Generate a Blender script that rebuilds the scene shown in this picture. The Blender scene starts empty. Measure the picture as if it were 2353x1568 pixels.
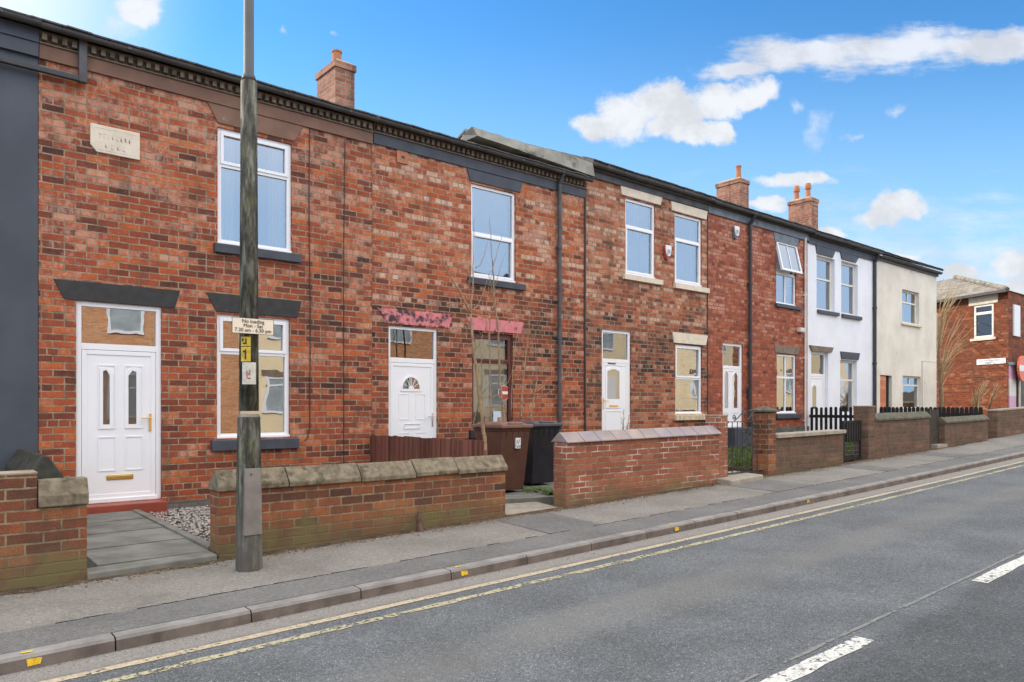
import bpy, bmesh, math, random
from mathutils import Vector, Matrix, noise as mnoise
random.seed(11)
R = math.radians
C = bpy.data.collections.new("street"); bpy.context.scene.collection.children.link(C)
scene = bpy.context.scene

# ------------------------------------------------------------------ camera
F_PX, CX, HY = 1694.0, 1176.5, 933.0          # focal length and horizon of the photograph
TV = (3190 - CX) / F_PX
DZ = 1 / math.hypot(1, TV); DX = TV * DZ       # view direction = (DZ, DX, 0)
cam_d = bpy.data.cameras.new("camera"); cam = bpy.data.objects.new("camera", cam_d)
scene.collection.objects.link(cam)
cam.location = (0, 0, 0)
cam.rotation_euler = (R(90), 0, -math.atan2(DZ, DX))
cam_d.sensor_width = 36; cam_d.lens = 36 * F_PX / 2353
cam_d.shift_y = (HY - 784) / 2353; cam_d.clip_start = 0.1; cam_d.clip_end = 2000
scene.camera = cam
scene.view_settings.view_transform = 'Standard'; scene.view_settings.look = 'None'
scene.view_settings.exposure = 0.35; scene.view_settings.gamma = 1
scene.render.engine = 'CYCLES'
scene.cycles.max_bounces = 6

# ------------------------------------------------------------------ node helper
class NT:
    def __init__(s, tree): s.t = tree; s.n = tree.nodes; s.l = tree.links
    def new(s, typ, **kw):
        n = s.n.new(typ)
        for k, v in kw.items(): setattr(n, k, v)
        return n
    def put(s, sock, v):
        if isinstance(v, bpy.types.NodeSocket): s.l.new(v, sock)
        elif v is not None:
            if sock.type == 'RGBA' and len(v) == 3: v = (*v, 1)
            sock.default_value = v
    def m(s, op, a, b=None, c=None, clamp=False):
        n = s.new('ShaderNodeMath', operation=op); n.use_clamp = clamp
        s.put(n.inputs[0], a)
        if b is not None: s.put(n.inputs[1], b)
        if c is not None: s.put(n.inputs[2], c)
        return n.outputs[0]
    def v(s, op, a, b=None):
        n = s.new('ShaderNodeVectorMath', operation=op); s.put(n.inputs[0], a)
        if b is not None:
            if op == 'SCALE': s.put(n.inputs['Scale'], b)
            else: s.put(n.inputs[1], b)
        return n.outputs['Value'] if op in ('DOT_PRODUCT', 'LENGTH') else n.outputs[0]
    def xyz(s, x=0., y=0., z=0.):
        n = s.new('ShaderNodeCombineXYZ')
        for i, q in enumerate((x, y, z)): s.put(n.inputs[i], q)
        return n.outputs[0]
    def sep(s, v):
        n = s.new('ShaderNodeSeparateXYZ'); s.put(n.inputs[0], v); return n.outputs
    def mix(s, f, a, b, mode='MIX'):
        n = s.new('ShaderNodeMix', data_type='RGBA', blend_type=mode)
        s.put(n.inputs[0], f); s.put(n.inputs[6], a); s.put(n.inputs[7], b); return n.outputs[2]
    def noise(s, vec, scale, detail=3., rough=.55, color=False):
        n = s.new('ShaderNodeTexNoise'); s.put(n.inputs['Vector'], vec)
        n.inputs['Scale'].default_value = scale; n.inputs['Detail'].default_value = detail
        n.inputs['Roughness'].default_value = rough
        return n.outputs[1 if color else 0]
    def ss(s, x, lo, hi, a=0., b=1.):
        n = s.new('ShaderNodeMapRange', interpolation_type='SMOOTHSTEP')
        for i, q in enumerate((x, lo, hi, a, b)): s.put(n.inputs[i], q)
        return n.outputs[0]
    def ramp(s, f, stops, interp='LINEAR'):
        n = s.new('ShaderNodeValToRGB'); n.color_ramp.interpolation = interp
        e = n.color_ramp.elements
        while len(e) < len(stops): e.new(.5)
        for k, (p, c) in zip(e, stops): k.position = p; k.color = (*c, 1)
        s.put(n.inputs[0], f); return n.outputs[0]

# ------------------------------------------------------------------ sky
SUN_EL, SUN_AZ = R(27), R(-22)                 # behind the terrace, to its left
w = bpy.data.worlds.new("World"); scene.world = w; w.use_nodes = True
T = NT(w.node_tree); T.n.clear()
sky = T.new('ShaderNodeTexSky', sky_type='NISHITA'); sky.sun_disc = False
sky.sun_elevation = SUN_EL; sky.sun_rotation = SUN_AZ; sky.air_density = 1.0; sky.dust_density = .25; sky.ozone_density = 2.0
SKY_K = 0.15
D = T.new('ShaderNodeTexCoord').outputs['Generated']
D = T.v('NORMALIZE', D)
dF = T.v('DOT_PRODUCT', D, (DZ, DX, 0)); dR = T.v('DOT_PRODUCT', D, (DX, -DZ, 0)); zc = T.sep(D)[2]
dFs = T.m('MAXIMUM', dF, .05)
pa, pb = T.m('DIVIDE', dR, dFs), T.m('DIVIDE', zc, dFs)
p = T.xyz(pa, pb, 0.)
wn = T.noise(p, 9., 5., .6, color=True)
wn = T.v('SCALE', T.v('SUBTRACT', wn, (.5, .5, .5)), .075)
pw = T.v('ADD', p, wn)
fb = T.noise(p, 26., 6., .62)
def blobs(lst, pos):
    out = None
    for u, v, ru, rv in lst:
        q = T.v('SUBTRACT', pos, ((u - CX) / F_PX, (HY - v) / F_PX, 0))
        q = T.v('MULTIPLY', q, (F_PX / ru, F_PX / rv, 0))
        d = T.m('SUBTRACT', 1., T.v('LENGTH', q))
        out = d if out is None else T.m('MAXIMUM', out, d)
    return out
cum = blobs([(1375,292,85,36),(1440,262,92,66),(1530,238,105,70),(1625,225,95,52),(1722,208,95,40),(1560,292,105,44),(1645,298,46,36),
             (1822,414,112,25),(2045,476,72,42),(2095,476,50,32),(2000,488,50,26),(1762,482,62,24),(1905,538,50,20),(325,25,62,52),
             (2070,578,60,20),(2215,622,55,30),(2330,600,70,46),(2350,655,90,34)], pw)
stre = blobs([(1690,158,130,26),(1850,128,230,58),(2060,112,270,62),(2290,108,260,52)], T.v('ADD', p, T.v('SCALE', wn, .8)))
wisp = blobs([(1885,300,34,60),(1835,262,22,28),(1960,320,34,14),(2060,252,34,14),(768,78,22,14),(648,60,16,12),(280,60,90,50)], pw)
fbc = T.m('SUBTRACT', fb, .5)
fine = T.m('SUBTRACT', T.noise(p, 75., 5., .65), .5)
dc = T.ss(T.m('ADD', T.m('ADD', cum, T.m('MULTIPLY', fbc, 1.15)), T.m('MULTIPLY', fine, .35)), -.02, .50, 0., .97)
fs = T.noise(T.v('MULTIPLY', p, (7., 26., 1.)), 1.6, 6., .65)
ds = T.ss(T.m('ADD', stre, T.m('MULTIPLY', T.m('SUBTRACT', fs, .5), 1.3)), .02, .62, 0., .88)
dw = T.ss(T.m('ADD', wisp, T.m('MULTIPLY', fbc, 1.8)), .1, 1.1, 0., .5)
hz = T.m('MULTIPLY', T.ss(T.m('ADD', pb, T.m('MULTIPLY', T.m('SUBTRACT', fs, .5), .30)), .32, .10, 0., .75), T.ss(pa, .1, .5, .3, 1.))
dens = T.m('MAXIMUM', T.m('MAXIMUM', dc, ds), T.m('MAXIMUM', dw, hz))
dens = T.m('MULTIPLY', dens, T.ss(dF, .45, .62))
# bright unseen cloud added overhead and behind the viewer as fill light
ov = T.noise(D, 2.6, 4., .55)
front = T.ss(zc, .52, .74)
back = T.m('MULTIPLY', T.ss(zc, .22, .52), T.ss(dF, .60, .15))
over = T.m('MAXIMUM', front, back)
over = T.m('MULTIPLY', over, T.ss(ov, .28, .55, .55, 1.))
skyc = T.v('SCALE', sky.outputs[0], SKY_K)
skyc = T.v('MULTIPLY', skyc, (.42, .92, 1.25))
skyc = T.mix(T.ss(pb, .56, .08, 0., .80), skyc, (.43, .68, .90))
skyc = T.mix(T.ss(T.m('ADD', pa, T.m('MULTIPLY', pb, -.25)), -.52, -.86, 0., .9), skyc, (.80, .86, .92))
shade = T.ss(T.noise(T.v('ADD', p, (.012, .018, 0)), 13., 5., .6), .35, .62, .80, 1.)
cl = T.v('SCALE', T.xyz(.72, .74, .78), shade)
c1 = T.mix(dens, skyc, cl)
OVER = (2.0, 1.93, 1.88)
lowb = T.m('MULTIPLY', T.ss(dF, .60, .25), T.ss(zc, -.02, .05))  # pale blue band added low behind the viewer to brighten window reflections
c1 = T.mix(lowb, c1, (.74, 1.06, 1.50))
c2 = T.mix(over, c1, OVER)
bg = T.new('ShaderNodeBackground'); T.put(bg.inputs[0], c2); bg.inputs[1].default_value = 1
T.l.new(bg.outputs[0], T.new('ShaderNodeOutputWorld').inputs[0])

sun_d = bpy.data.lights.new("sun", 'SUN'); sun_d.energy = 3.4; sun_d.angle = R(.5); sun_d.color = (1, .9, .76)
sun = bpy.data.objects.new("sun", sun_d); scene.collection.objects.link(sun)
sdir = Vector((math.sin(SUN_AZ) * math.cos(SUN_EL), math.cos(SUN_AZ) * math.cos(SUN_EL), math.sin(SUN_EL)))
sun.rotation_euler = sdir.to_track_quat('Z', 'Y').to_euler(); sun.location = sdir * 30

# ------------------------------------------------------------------ materials
def mat(name, rough=.7, spec=.3):
    m = bpy.data.materials.new(name); m.use_nodes = True
    t = NT(m.node_tree); b = t.n['Principled BSDF']
    b.inputs['Roughness'].default_value = rough; b.inputs['Specular IOR Level'].default_value = spec
    return m, t, b
def objc(t): return t.new('ShaderNodeTexCoord').outputs['Object']
def bump(t, b, h, strength=.5, dist=.01):
    n = t.new('ShaderNodeBump'); n.inputs['Strength'].default_value = strength; n.inputs['Distance'].default_value = dist
    t.put(n.inputs['Height'], h); t.l.new(n.outputs[0], b.inputs['Normal']); return n.outputs[0]
def plain(name, col, rough=.6, spec=.3, var=.12, scale=6., metal=0., bmp=.15, fine=60., dirt=None):
    m, t, b = mat(name, rough, spec); o = objc(t)
    f = t.ss(t.noise(o, scale, 4.), .3, .7, 1 - var, 1 + var)
    c = t.v('SCALE', t.xyz(*col), f)
    if dirt:
        g = t.ss(t.noise(o, dirt[1], 5., .65), dirt[2], dirt[2] + .15)
        c = t.mix(g, c, dirt[0])
    t.put(b.inputs['Base Color'], c); b.inputs['Metallic'].default_value = metal
    if bmp: bump(t, b, t.noise(o, fine, 3.), bmp, .004)
    return m
def planar(t):
    o = objc(t); s = t.sep(o)
    nrm = t.sep(t.new('ShaderNodeTexCoord').outputs['Normal'])
    side = t.m('GREATER_THAN', t.m('ABSOLUTE', nrm[0]), .7)
    n = t.new('ShaderNodeMix', data_type='FLOAT'); t.put(n.inputs[0], side); t.put(n.inputs[2], s[0]); t.put(n.inputs[3], s[1])
    return o, n.outputs[0], s[2]
BASE = [(0, (.042, .03, .03)), (.14, (.08, .036, .03)), (.30, (.18, .054, .034)), (.46, (.29, .07, .036)), (.62, (.37, .088, .038)), (.78, (.46, .125, .042)), (.92, (.47, .16, .075)), (1, (.48, .26, .17))]
def brick(name, stops=BASE, mortar=(.40, .29, .19), bed=.085, length=.235, header=5, shift=0., clus=.55, pale=.0, pale_c=(.62, .47, .38), green=0., mort=.0095, gain=1., spread=.62, fleck_c=None, sootz=None, patch=None, white=0.):
    m, t, b = mat(name, .88, .2)
    o, u, z = planar(t)
    wv = t.noise(o, 5., 2., color=True); wx, wy, _ = t.sep(t.v('SCALE', t.v('SUBTRACT', wv, (.5, .5, .5)), .014))
    w2 = t.noise(o, 45., 2., color=True); w2x, w2y, _ = t.sep(t.v('SCALE', t.v('SUBTRACT', w2, (.5, .5, .5)), .010))
    uu = t.m('ADD', t.m('ADD', u, wx), w2x); zz = t.m('ADD', t.m('ADD', t.m('ADD', z, wy), w2y), 10.)
    vec = t.xyz(t.m('ADD', uu, 50 + shift), zz, 0.)
    def bt(wd):
        n = t.new('ShaderNodeTexBrick'); n.offset = .5; n.offset_frequency = 2; n.squash = 1
        t.put(n.inputs['Vector'], vec); t.put(n.inputs['Color1'], (0, 0, 0)); t.put(n.inputs['Color2'], (1, 1, 1)); t.put(n.inputs['Mortar'], (.5, .5, .5))
        n.inputs['Scale'].default_value = 1; n.inputs['Mortar Size'].default_value = mort; n.inputs['Mortar Smooth'].default_value = .35
        n.inputs['Brick Width'].default_value = wd; n.inputs['Row Height'].default_value = bed
        return t.sep(n.outputs['Color'])[0], n.outputs['Fac']
    cs, fs_ = bt(length); ch, fh = bt(length / 2)
    row = t.m('FLOOR', t.m('DIVIDE', zz, bed))
    hd = t.m('LESS_THAN', t.m('MODULO', row, float(header)), .5) if header else 0.
    def fm(a, bb):
        n = t.new('ShaderNodeMix', data_type='FLOAT'); t.put(n.inputs[0], hd); t.put(n.inputs[2], a); t.put(n.inputs[3], bb); return n.outputs[0]
    tint, fac = fm(cs, ch), fm(fs_, fh)
    low = t.noise(t.v('MULTIPLY', o, (1., 1., 2.6)), 1.1, 4., .6)
    band = t.noise(t.xyz(t.m('MULTIPLY', uu, .55), 3.1, t.m('MULTIPLY', row, .55)), 1., 2.)
    tt = t.m('ADD', t.m('MULTIPLY', t.m('SUBTRACT', tint, .5), spread), .52)
    tt = t.m('ADD', tt, t.m('MULTIPLY', t.m('SUBTRACT', low, .5), clus))
    tt = t.m('ADD', tt, t.m('MULTIPLY', t.m('SUBTRACT', band, .5), clus * 1.9))
    if fleck_c:
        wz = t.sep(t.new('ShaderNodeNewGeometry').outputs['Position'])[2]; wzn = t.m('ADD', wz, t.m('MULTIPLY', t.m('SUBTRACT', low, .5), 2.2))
        bt_ = t.m('ADD', t.m('MULTIPLY', t.ss(t.m('ABSOLUTE', t.m('SUBTRACT', wzn, 1.15)), .75, .25), -.20), t.ss(wzn, 1.6, 2.8, 0., .13))  # darker bricks in a mid band, lighter ones higher up
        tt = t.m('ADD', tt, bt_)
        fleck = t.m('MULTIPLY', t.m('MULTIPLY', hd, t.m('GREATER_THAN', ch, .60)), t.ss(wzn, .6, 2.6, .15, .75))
    tt = t.m('ADD', tt, t.m('MULTIPLY', t.m('SUBTRACT', t.noise(o, 16., 4., .65), .5), .42), clamp=True)
    col = t.ramp(tt, stops)
    col = t.v('SCALE', col, t.ss(t.noise(o, 60., 4., .7), .25, .75, .72 * gain, 1.25 * gain))
    if fleck_c: col = t.mix(t.m('MULTIPLY', fleck, t.ss(t.noise(o, 30., 3., .6), .35, .6)), col, fleck_c)
    mc = t.v('SCALE', t.xyz(*mortar), t.ss(t.noise(o, 9., 4.), .3, .7, .62, 1.15))
    if pale:  # pale bloom; its increase with height paints veiling glare into the brick
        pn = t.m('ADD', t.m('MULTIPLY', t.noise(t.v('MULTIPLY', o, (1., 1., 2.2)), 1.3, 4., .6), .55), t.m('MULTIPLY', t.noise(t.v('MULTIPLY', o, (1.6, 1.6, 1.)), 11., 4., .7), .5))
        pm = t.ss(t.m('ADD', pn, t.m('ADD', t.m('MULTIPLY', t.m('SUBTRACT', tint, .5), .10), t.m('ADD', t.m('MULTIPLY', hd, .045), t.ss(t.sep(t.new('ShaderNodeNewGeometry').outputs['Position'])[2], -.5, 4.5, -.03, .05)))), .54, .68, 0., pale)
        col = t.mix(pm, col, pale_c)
    if white:
        wm = t.ss(t.noise(t.v('MULTIPLY', o, (1., 1., 1.8)), 1.9, 3., .5), .50, .60, 0., white)
        mc = t.mix(wm, mc, (.72, .68, .64))
        col = t.mix(t.m('MULTIPLY', t.ss(t.noise(o, 6., 3.), .6, .7, 0., .5), wm), col, (.6, .5, .46))
    col = t.mix(fac, col, mc)
    if sootz:
        col = t.mix(t.ss(t.noise(t.v('MULTIPLY', o, (2.2, 2.2, .7)), 1.5, 6., .68), .50, .66, 0., sootz), col, (.075, .052, .038))
    if green:
        gz = t.m('ADD', t.m('MULTIPLY', t.m('POWER', t.ss(t.sep(t.new('ShaderNodeNewGeometry').outputs['Position'])[2], -.60, -1.42), 2.), 1.25), t.m('MULTIPLY', t.m('SUBTRACT', t.noise(o, 3.2, 5., .7), .5), 2.0))
        col = t.mix(t.ss(gz, .25, 1.25, 0., green), col, t.mix(t.ss(t.noise(o, 3., 3.), .45, .6), (.14, .095, .055), (.15, .13, .06)))
    t.put(b.inputs['Base Color'], col)
    h = t.m('SUBTRACT', t.m('MULTIPLY', t.noise(o, 70., 4., .7), .45), t.m('MULTIPLY', fac, 1.))
    bump(t, b, h, .7, .008)
    return m
M = {}
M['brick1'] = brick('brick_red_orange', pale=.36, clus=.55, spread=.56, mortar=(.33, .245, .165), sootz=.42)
M['brick2'] = brick('brick_orange_pale', pale=.42, clus=.45, spread=.56, fleck_c=(.60, .43, .32), mortar=(.34, .25, .17), shift=3.3, header=4, sootz=.4)
M['brick3'] = brick('brick_brown_mixed', [(0, (.05, .034, .03)), (.2, (.12, .052, .04)), (.38, (.22, .070, .042)), (.6, (.35, .10, .048)), (.8, (.44, .155, .078)), (1, (.50, .29, .18))], shift=7.7, mortar=(.30, .23, .16), pale=.35, clus=.42, fleck_c=(.50, .38, .27), sootz=.55, header=4)
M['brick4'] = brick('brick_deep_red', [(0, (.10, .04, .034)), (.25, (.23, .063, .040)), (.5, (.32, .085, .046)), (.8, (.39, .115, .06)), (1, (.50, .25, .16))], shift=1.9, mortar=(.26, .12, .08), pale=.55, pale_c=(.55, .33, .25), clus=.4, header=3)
M['brick_wall'] = brick('brick_garden_old', [(0, (.055, .04, .033)), (.25, (.13, .06, .04)), (.5, (.23, .082, .046)), (.75, (.34, .115, .05)), (1, (.40, .19, .085))], mortar=(.27, .205, .13), shift=5.1, spread=.55, gain=.86, green=.9, length=.25, bed=.088, header=0, sootz=.45, clus=.8)
M['brick_wall_new'] = brick('brick_garden_salt', [(0, (.16, .062, .045)), (.4, (.26, .088, .052)), (.7, (.34, .12, .07)), (1, (.42, .2, .12))], mortar=(.25, .19, .125), shift=2.1, spread=.4, green=.8, header=0, length=.235, bed=.078, white=.5)
M['brick_dull'] = brick('brick_garden_dull', [(0, (.06, .047, .04)), (.4, (.125, .078, .058)), (.75, (.18, .10, .072)), (1, (.25, .15, .105))], mortar=(.15, .122, .088), shift=9.1, spread=.3, green=.9, header=0, clus=.7, sootz=.4)
M['brick_plinth'] = brick('brick_plinth_grey', [(0, (.07, .065, .06)), (.5, (.14, .125, .11)), (1, (.2, .17, .15))], mortar=(.13, .12, .10), header=0)
M['brick_shop'] = brick('brick_corner_red', [(0, (.10, .035, .022)), (.35, (.17, .042, .02)), (.7, (.24, .062, .026)), (1, (.34, .15, .08))], mortar=(.19, .11, .07), shift=4.4, sootz=.55, clus=.9)
M['brick_stack'] = brick('brick_chimney', [(0, (.15, .07, .05)), (.4, (.30, .12, .075)), (1, (.44, .23, .15))], mortar=(.34, .27, .21), header=0, clus=.7, sootz=.65)
M['anthracite'] = plain('paint_anthracite', (.058, .068, .088), .55, .4, .16, 1.5, bmp=.3, fine=12)
M['white_render'] = plain('render_white', (.74, .76, .82), .8, .2, .05, 1.2, bmp=.3, fine=30, dirt=((.58, .58, .58), 2.2, .66))
M['cream_render'] = plain('render_cream', (.68, .64, .565), .9, .15, .10, 1.1, bmp=.5, fine=40, dirt=((.40, .37, .32), 1.6, .60))
M['brown_paint'] = plain('paint_brown', (.20, .112, .078), .7, .3, .15, 3., bmp=.2, dirt=((.33, .24, .19), 7., .66))
M['slate_paint'] = plain('paint_slate', (.052, .058, .075), .55, .4, .18, 4., bmp=.2, dirt=((.12, .12, .13), 9., .68))
M['dark_lintel'] = plain('paint_lintel_dark', (.030, .029, .030), .6, .4, .2, 8., bmp=.3, dirt=((.12, .12, .12), 14., .66))
M['bluegrey'] = plain('paint_bluegrey', (.155, .18, .21), .6, .35, .2, 5., bmp=.2, dirt=((.05, .05, .055), 6., .60))
M['greyfrieze'] = plain('paint_worn_grey', (.09, .092, .098), .65, .3, .3, 3., bmp=.3, dirt=((.32, .33, .35), 7., .64))
M['pink_flaked'] = plain('paint_pink_heavily_flaked', (.60, .20, .215), .6, .3, .06, 8., bmp=.2, dirt=((.045, .036, .038), 7., .44))
M['pink'] = plain('paint_pink_flaking', (.60, .20, .215), .6, .3, .06, 8., bmp=.2, dirt=((.045, .036, .038), 6.5, .515))
M['cream_stone'] = plain('stone_cream', (.66, .58, .47), .8, .2, .08, 6., bmp=.2)
M['rough_stone'] = plain('stone_rough_cream', (.52, .43, .30), .85, .2, .25, 14., bmp=.5, fine=25)
M['brownstone'] = plain('stone_brown', (.20, .155, .12), .85, .2, .2, 9., bmp=.3)
M['dentil'] = plain('dentil_brick', (.165, .13, .10), .85, .2, .35, 9., bmp=.3, dirt=((.42, .37, .30), 7., .60))
M['opp_pane'] = plain('opposite_pane', (.33, .38, .40), .3, .5, .2, 2., bmp=0)
M['coping'] = plain('stone_coping', (.185, .155, .11), .92, .15, .3, 14., bmp=.9, fine=38, dirt=((.085, .072, .045), 6., .52))
M['coping_grey'] = plain('stone_coping_green', (.115, .11, .085), .92, .15, .25, 8., bmp=.6, fine=30)
M['slab'] = plain('concrete_slab', (.32, .29, .24), .9, .2, .15, 8., bmp=.5)
M['tile_coping'] = plain('tile_coping_plum', (.285, .232, .215), .6, .35, .22, 2.2, bmp=.3, fine=30, dirt=((.25, .22, .25), 3., .5))
M['upvc'] = plain('upvc_white', (.80, .81, .84), .32, .45, .015, 2., bmp=0)
M['cream_frame'] = plain('frame_offwhite', (.70, .68, .62), .5, .4, .05, 2., bmp=0)
M['maroon'] = plain('frame_maroon', (.105, .034, .030), .45, .4, .15, 6., bmp=.1)
M['orange_door'] = plain('door_orange_wood', (.58, .21, .10), .5, .35, .12, 9., bmp=.1)
M['black_metal'] = plain('metal_black', (.028, .028, .032), .45, .5, .25, 9., bmp=.2)
M['pipe_grey'] = plain('pipe_dark_grey', (.07, .068, .072), .5, .4, .3, 5., bmp=.2, dirt=((.10, .12, .05), 5., .66))
M['gutter'] = plain('gutter_dark', (.06, .057, .055), .55, .4, .25, 4., bmp=.2)
M['white_pipe'] = plain('pipe_white', (.62, .58, .55), .5, .4, .1, 4., bmp=0)
M['lead'] = plain('flashing_weathered', (.25, .24, .21), .8, .3, .22, 3., bmp=.7, fine=9, dirt=((.10, .095, .075), 3.2, .55))
M['brass'] = plain('brass', (.78, .52, .16), .3, .5, .05, 4., metal=.85, bmp=0)
M['chrome'] = plain('chrome', (.6, .6, .6), .25, .5, .05, 4., metal=.9, bmp=0)
M['letter_slot_dark'] = plain('slot_dark', (.05, .04, .03), .5, .3, .1, 4., bmp=0)
M['red_tile'] = plain('step_red_tile', (.27, .055, .034), .45, .4, .12, 6., bmp=.1)
M['terracotta'] = plain('terracotta', (.42, .18, .10), .8, .2, .15, 7., bmp=.2)
M['mortar_cap'] = plain('mortar_flaunching', (.30, .25, .19), .9, .2, .2, 9., bmp=.5)
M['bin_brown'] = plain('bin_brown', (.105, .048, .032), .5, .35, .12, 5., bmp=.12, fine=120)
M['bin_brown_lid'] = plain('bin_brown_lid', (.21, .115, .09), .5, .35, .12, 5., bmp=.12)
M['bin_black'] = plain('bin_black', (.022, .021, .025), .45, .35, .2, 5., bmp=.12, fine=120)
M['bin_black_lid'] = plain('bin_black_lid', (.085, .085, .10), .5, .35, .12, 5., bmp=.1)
M['sticker'] = plain('sticker_white', (.75, .76, .78), .4, .4, .02, 3., bmp=0)
M['ink'] = plain('ink_dark', (.03, .028, .03), .6, .3, .05, 3., bmp=0)
M['faded_ink'] = plain('ink_faded', (.22, .19, .16), .6, .3, .1, 30., bmp=0)
M['sign_cream'] = plain('sign_cream', (.80, .70, .56), .45, .4, .03, 5., bmp=0)
M['yellow_plate'] = plain('plate_yellow', (.56, .40, .03), .55, .4, .25, 18., bmp=.1, dirt=((.17, .14, .03), 14., .6))
M['red_sign'] = plain('sign_red', (.42, .06, .05), .4, .4, .03, 5., bmp=0)
M['orange_sign'] = plain('sign_orange', (.72, .16, .08), .4, .4, .05, 5., bmp=0)
M['pink_panel'] = plain('panel_pink', (.62, .36, .52), .5, .4, .04, 5., bmp=0)
M['pale_panel'] = plain('panel_pale', (.62, .61, .60), .5, .4, .05, 5., bmp=0)
M['paper'] = plain('paper_worn', (.55, .53, .46), .8, .2, .18, 14., bmp=.3, dirt=((.34, .33, .20), 9., .58))
M['blue_paper'] = plain('paper_blue', (.52, .64, .74), .7, .2, .05, 14., bmp=0)
M['rust'] = plain('iron_rust', (.11, .06, .048), .8, .3, .3, 18., bmp=.5)
M['wood_black'] = plain('wood_black', (.016, .015, .015), .7, .3, .3, 9., bmp=.3)
M['wood_grey'] = plain('wood_dark_grey', (.05, .046, .038), .8, .2, .25, 6., bmp=.3)
M['bark'] = plain('bark_sapling', (.30, .205, .13), .85, .2, .3, 20., bmp=.4)
M['twig'] = plain('twig_pale', (.27, .20, .105), .85, .2, .2, 9., bmp=.2)
M['leaf'] = plain('leaf_weed', (.10, .155, .035), .7, .3, .35, 25., bmp=0)
M['leafdry'] = plain('leaf_litter', (.16, .10, .055), .85, .2, .5, 30., bmp=0)
M['curtain'] = plain('curtain_white', (.86, .88, .90), .9, .1, .05, 3., bmp=0)
M['blind'] = plain('blind_white', (.84, .88, .90), .8, .2, .05, 3., bmp=0)
M['room'] = plain('room_dim', (.10, .09, .08), .9, .1, .1, 3., bmp=0)
M['soil'] = plain('soil', (.085, .066, .045), .95, .1, .35, 9., bmp=.9, fine=60)
M['opp_tan'] = brick('opposite_orange_brick', [(0, (.42, .17, .08)), (.5, (.58, .26, .12)), (1, (.68, .4, .22))], mortar=(.62, .46, .32), header=0, spread=.5, clus=.3)
M['opp_cream'] = plain('opposite_cream', (.80, .66, .44), .85, .2, .05, 1.2, bmp=.2)

def glass(name, fres=2.1, wob=.0, wobscale=3., tint=(.96, .97, .97), rough=0.0):
    m = bpy.data.materials.new(name); m.use_nodes = True; t = NT(m.node_tree); t.n.clear()
    g = t.new('ShaderNodeBsdfGlossy'); g.inputs['Roughness'].default_value = rough; t.put(g.inputs['Color'], (.95, .97, 1))
    tr = t.new('ShaderNodeBsdfTransparent'); t.put(tr.inputs[0], tint)
    fr = t.new('ShaderNodeFresnel'); fr.inputs[0].default_value = fres
    if wob:
        o = t.new('ShaderNodeTexCoord').outputs['Object']
        n = t.new('ShaderNodeBump'); n.inputs['Strength'].default_value = wob; n.inputs['Distance'].default_value = .05
        t.put(n.inputs['Height'], t.noise(o, wobscale, 1.5)); t.l.new(n.outputs[0], g.inputs['Normal'])
    mx = t.new('ShaderNodeMixShader'); t.l.new(fr.outputs[0], mx.inputs[0]); t.l.new(tr.outputs[0], mx.inputs[1]); t.l.new(g.outputs[0], mx.inputs[2])
    t.l.new(mx.outputs[0], t.new('ShaderNodeOutputMaterial').inputs[0]); return m
M['glass_up'] = glass('glass_upper', 3.9, .012, 2.)
M['glass_low'] = glass('glass_lower', 4.4, .06, 1.6)
M['glass_wavy'] = glass('glass_wavy', 3.2, .012, 3.)
M['glass_dim'] = glass('glass_dim', 2.3, .02, 2., (.74, .78, .74))
M['glass_dark'] = glass('glass_plain', 1.9, .02, 2., (.55, .55, .52))

# --- slate roof, tiles
def slate(name, col, rowz=.2, wd=.25):
    m, t, b = mat(name, .75, .3); o = objc(t); s = t.sep(o)
    n = t.new('ShaderNodeTexBrick'); n.offset = .5
    t.put(n.inputs['Vector'], t.xyz(s[0], t.m('ADD', s[1], s[2]), 0.)); t.put(n.inputs['Color1'], tuple(c * .7 for c in col)); t.put(n.inputs['Color2'], tuple(c * 1.3 for c in col))
    t.put(n.inputs['Mortar'], tuple(c * .25 for c in col)); n.inputs['Scale'].default_value = 1; n.inputs['Mortar Size'].default_value = .006
    n.inputs['Brick Width'].default_value = wd; n.inputs['Row Height'].default_value = rowz
    c = t.v('SCALE', n.outputs['Color'], t.ss(t.noise(o, 8., 4.), .3, .7, .75, 1.25)); t.put(b.inputs['Base Color'], c)
    bump(t, b, t.m('SUBTRACT', t.noise(o, 20., 3.), n.outputs['Fac']), .6, .01); return m
M['slate'] = slate('roof_slate', (.085, .08, .08)); M['tiles'] = slate('roof_tiles_pale', (.20, .175, .14), .28, .3)

# --- ground materials
def ground_mat(name, a, bcol, spk=(.35, .35, .34), scale=150., amt=.035, dark=.35, bstr=.6, lowc=None, lows=.35, warm=None):
    m, t, b = mat(name, .85, .3)
    o = objc(t)
    v = t.new('ShaderNodeTexVoronoi'); t.put(v.inputs['Vector'], o); v.inputs['Scale'].default_value = scale
    rnd = t.sep(v.outputs['Color'])
    c = t.mix(rnd[0], a, bcol)
    c = t.mix(t.m('GREATER_THAN', rnd[1], 1 - amt), c, spk)
    c = t.v('SCALE', c, t.ss(v.outputs['Distance'], 0., .75, 1.12, 1 - dark))
    c = t.v('SCALE', c, t.ss(t.noise(o, 1.3, 5., .6), .3, .7, .84, 1.14))
    c = t.v('SCALE', c, t.ss(t.noise(o, 28., 4., .7), .3, .7, .84, 1.14))
    if lowc: c = t.mix(t.ss(t.noise(t.v('MULTIPLY', o, (.35, 1.6, 1.)), lows, 4., .6), .46, .64, 0., .7), c, t.mix(1., lowc, t.v('SCALE', c, 4.), 'MULTIPLY') if warm else lowc)
    t.put(b.inputs['Base Color'], c)
    bump(t, b, t.m('SUBTRACT', 1., v.outputs['Distance']), bstr, .006)
    return m, t, b, c, o
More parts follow.
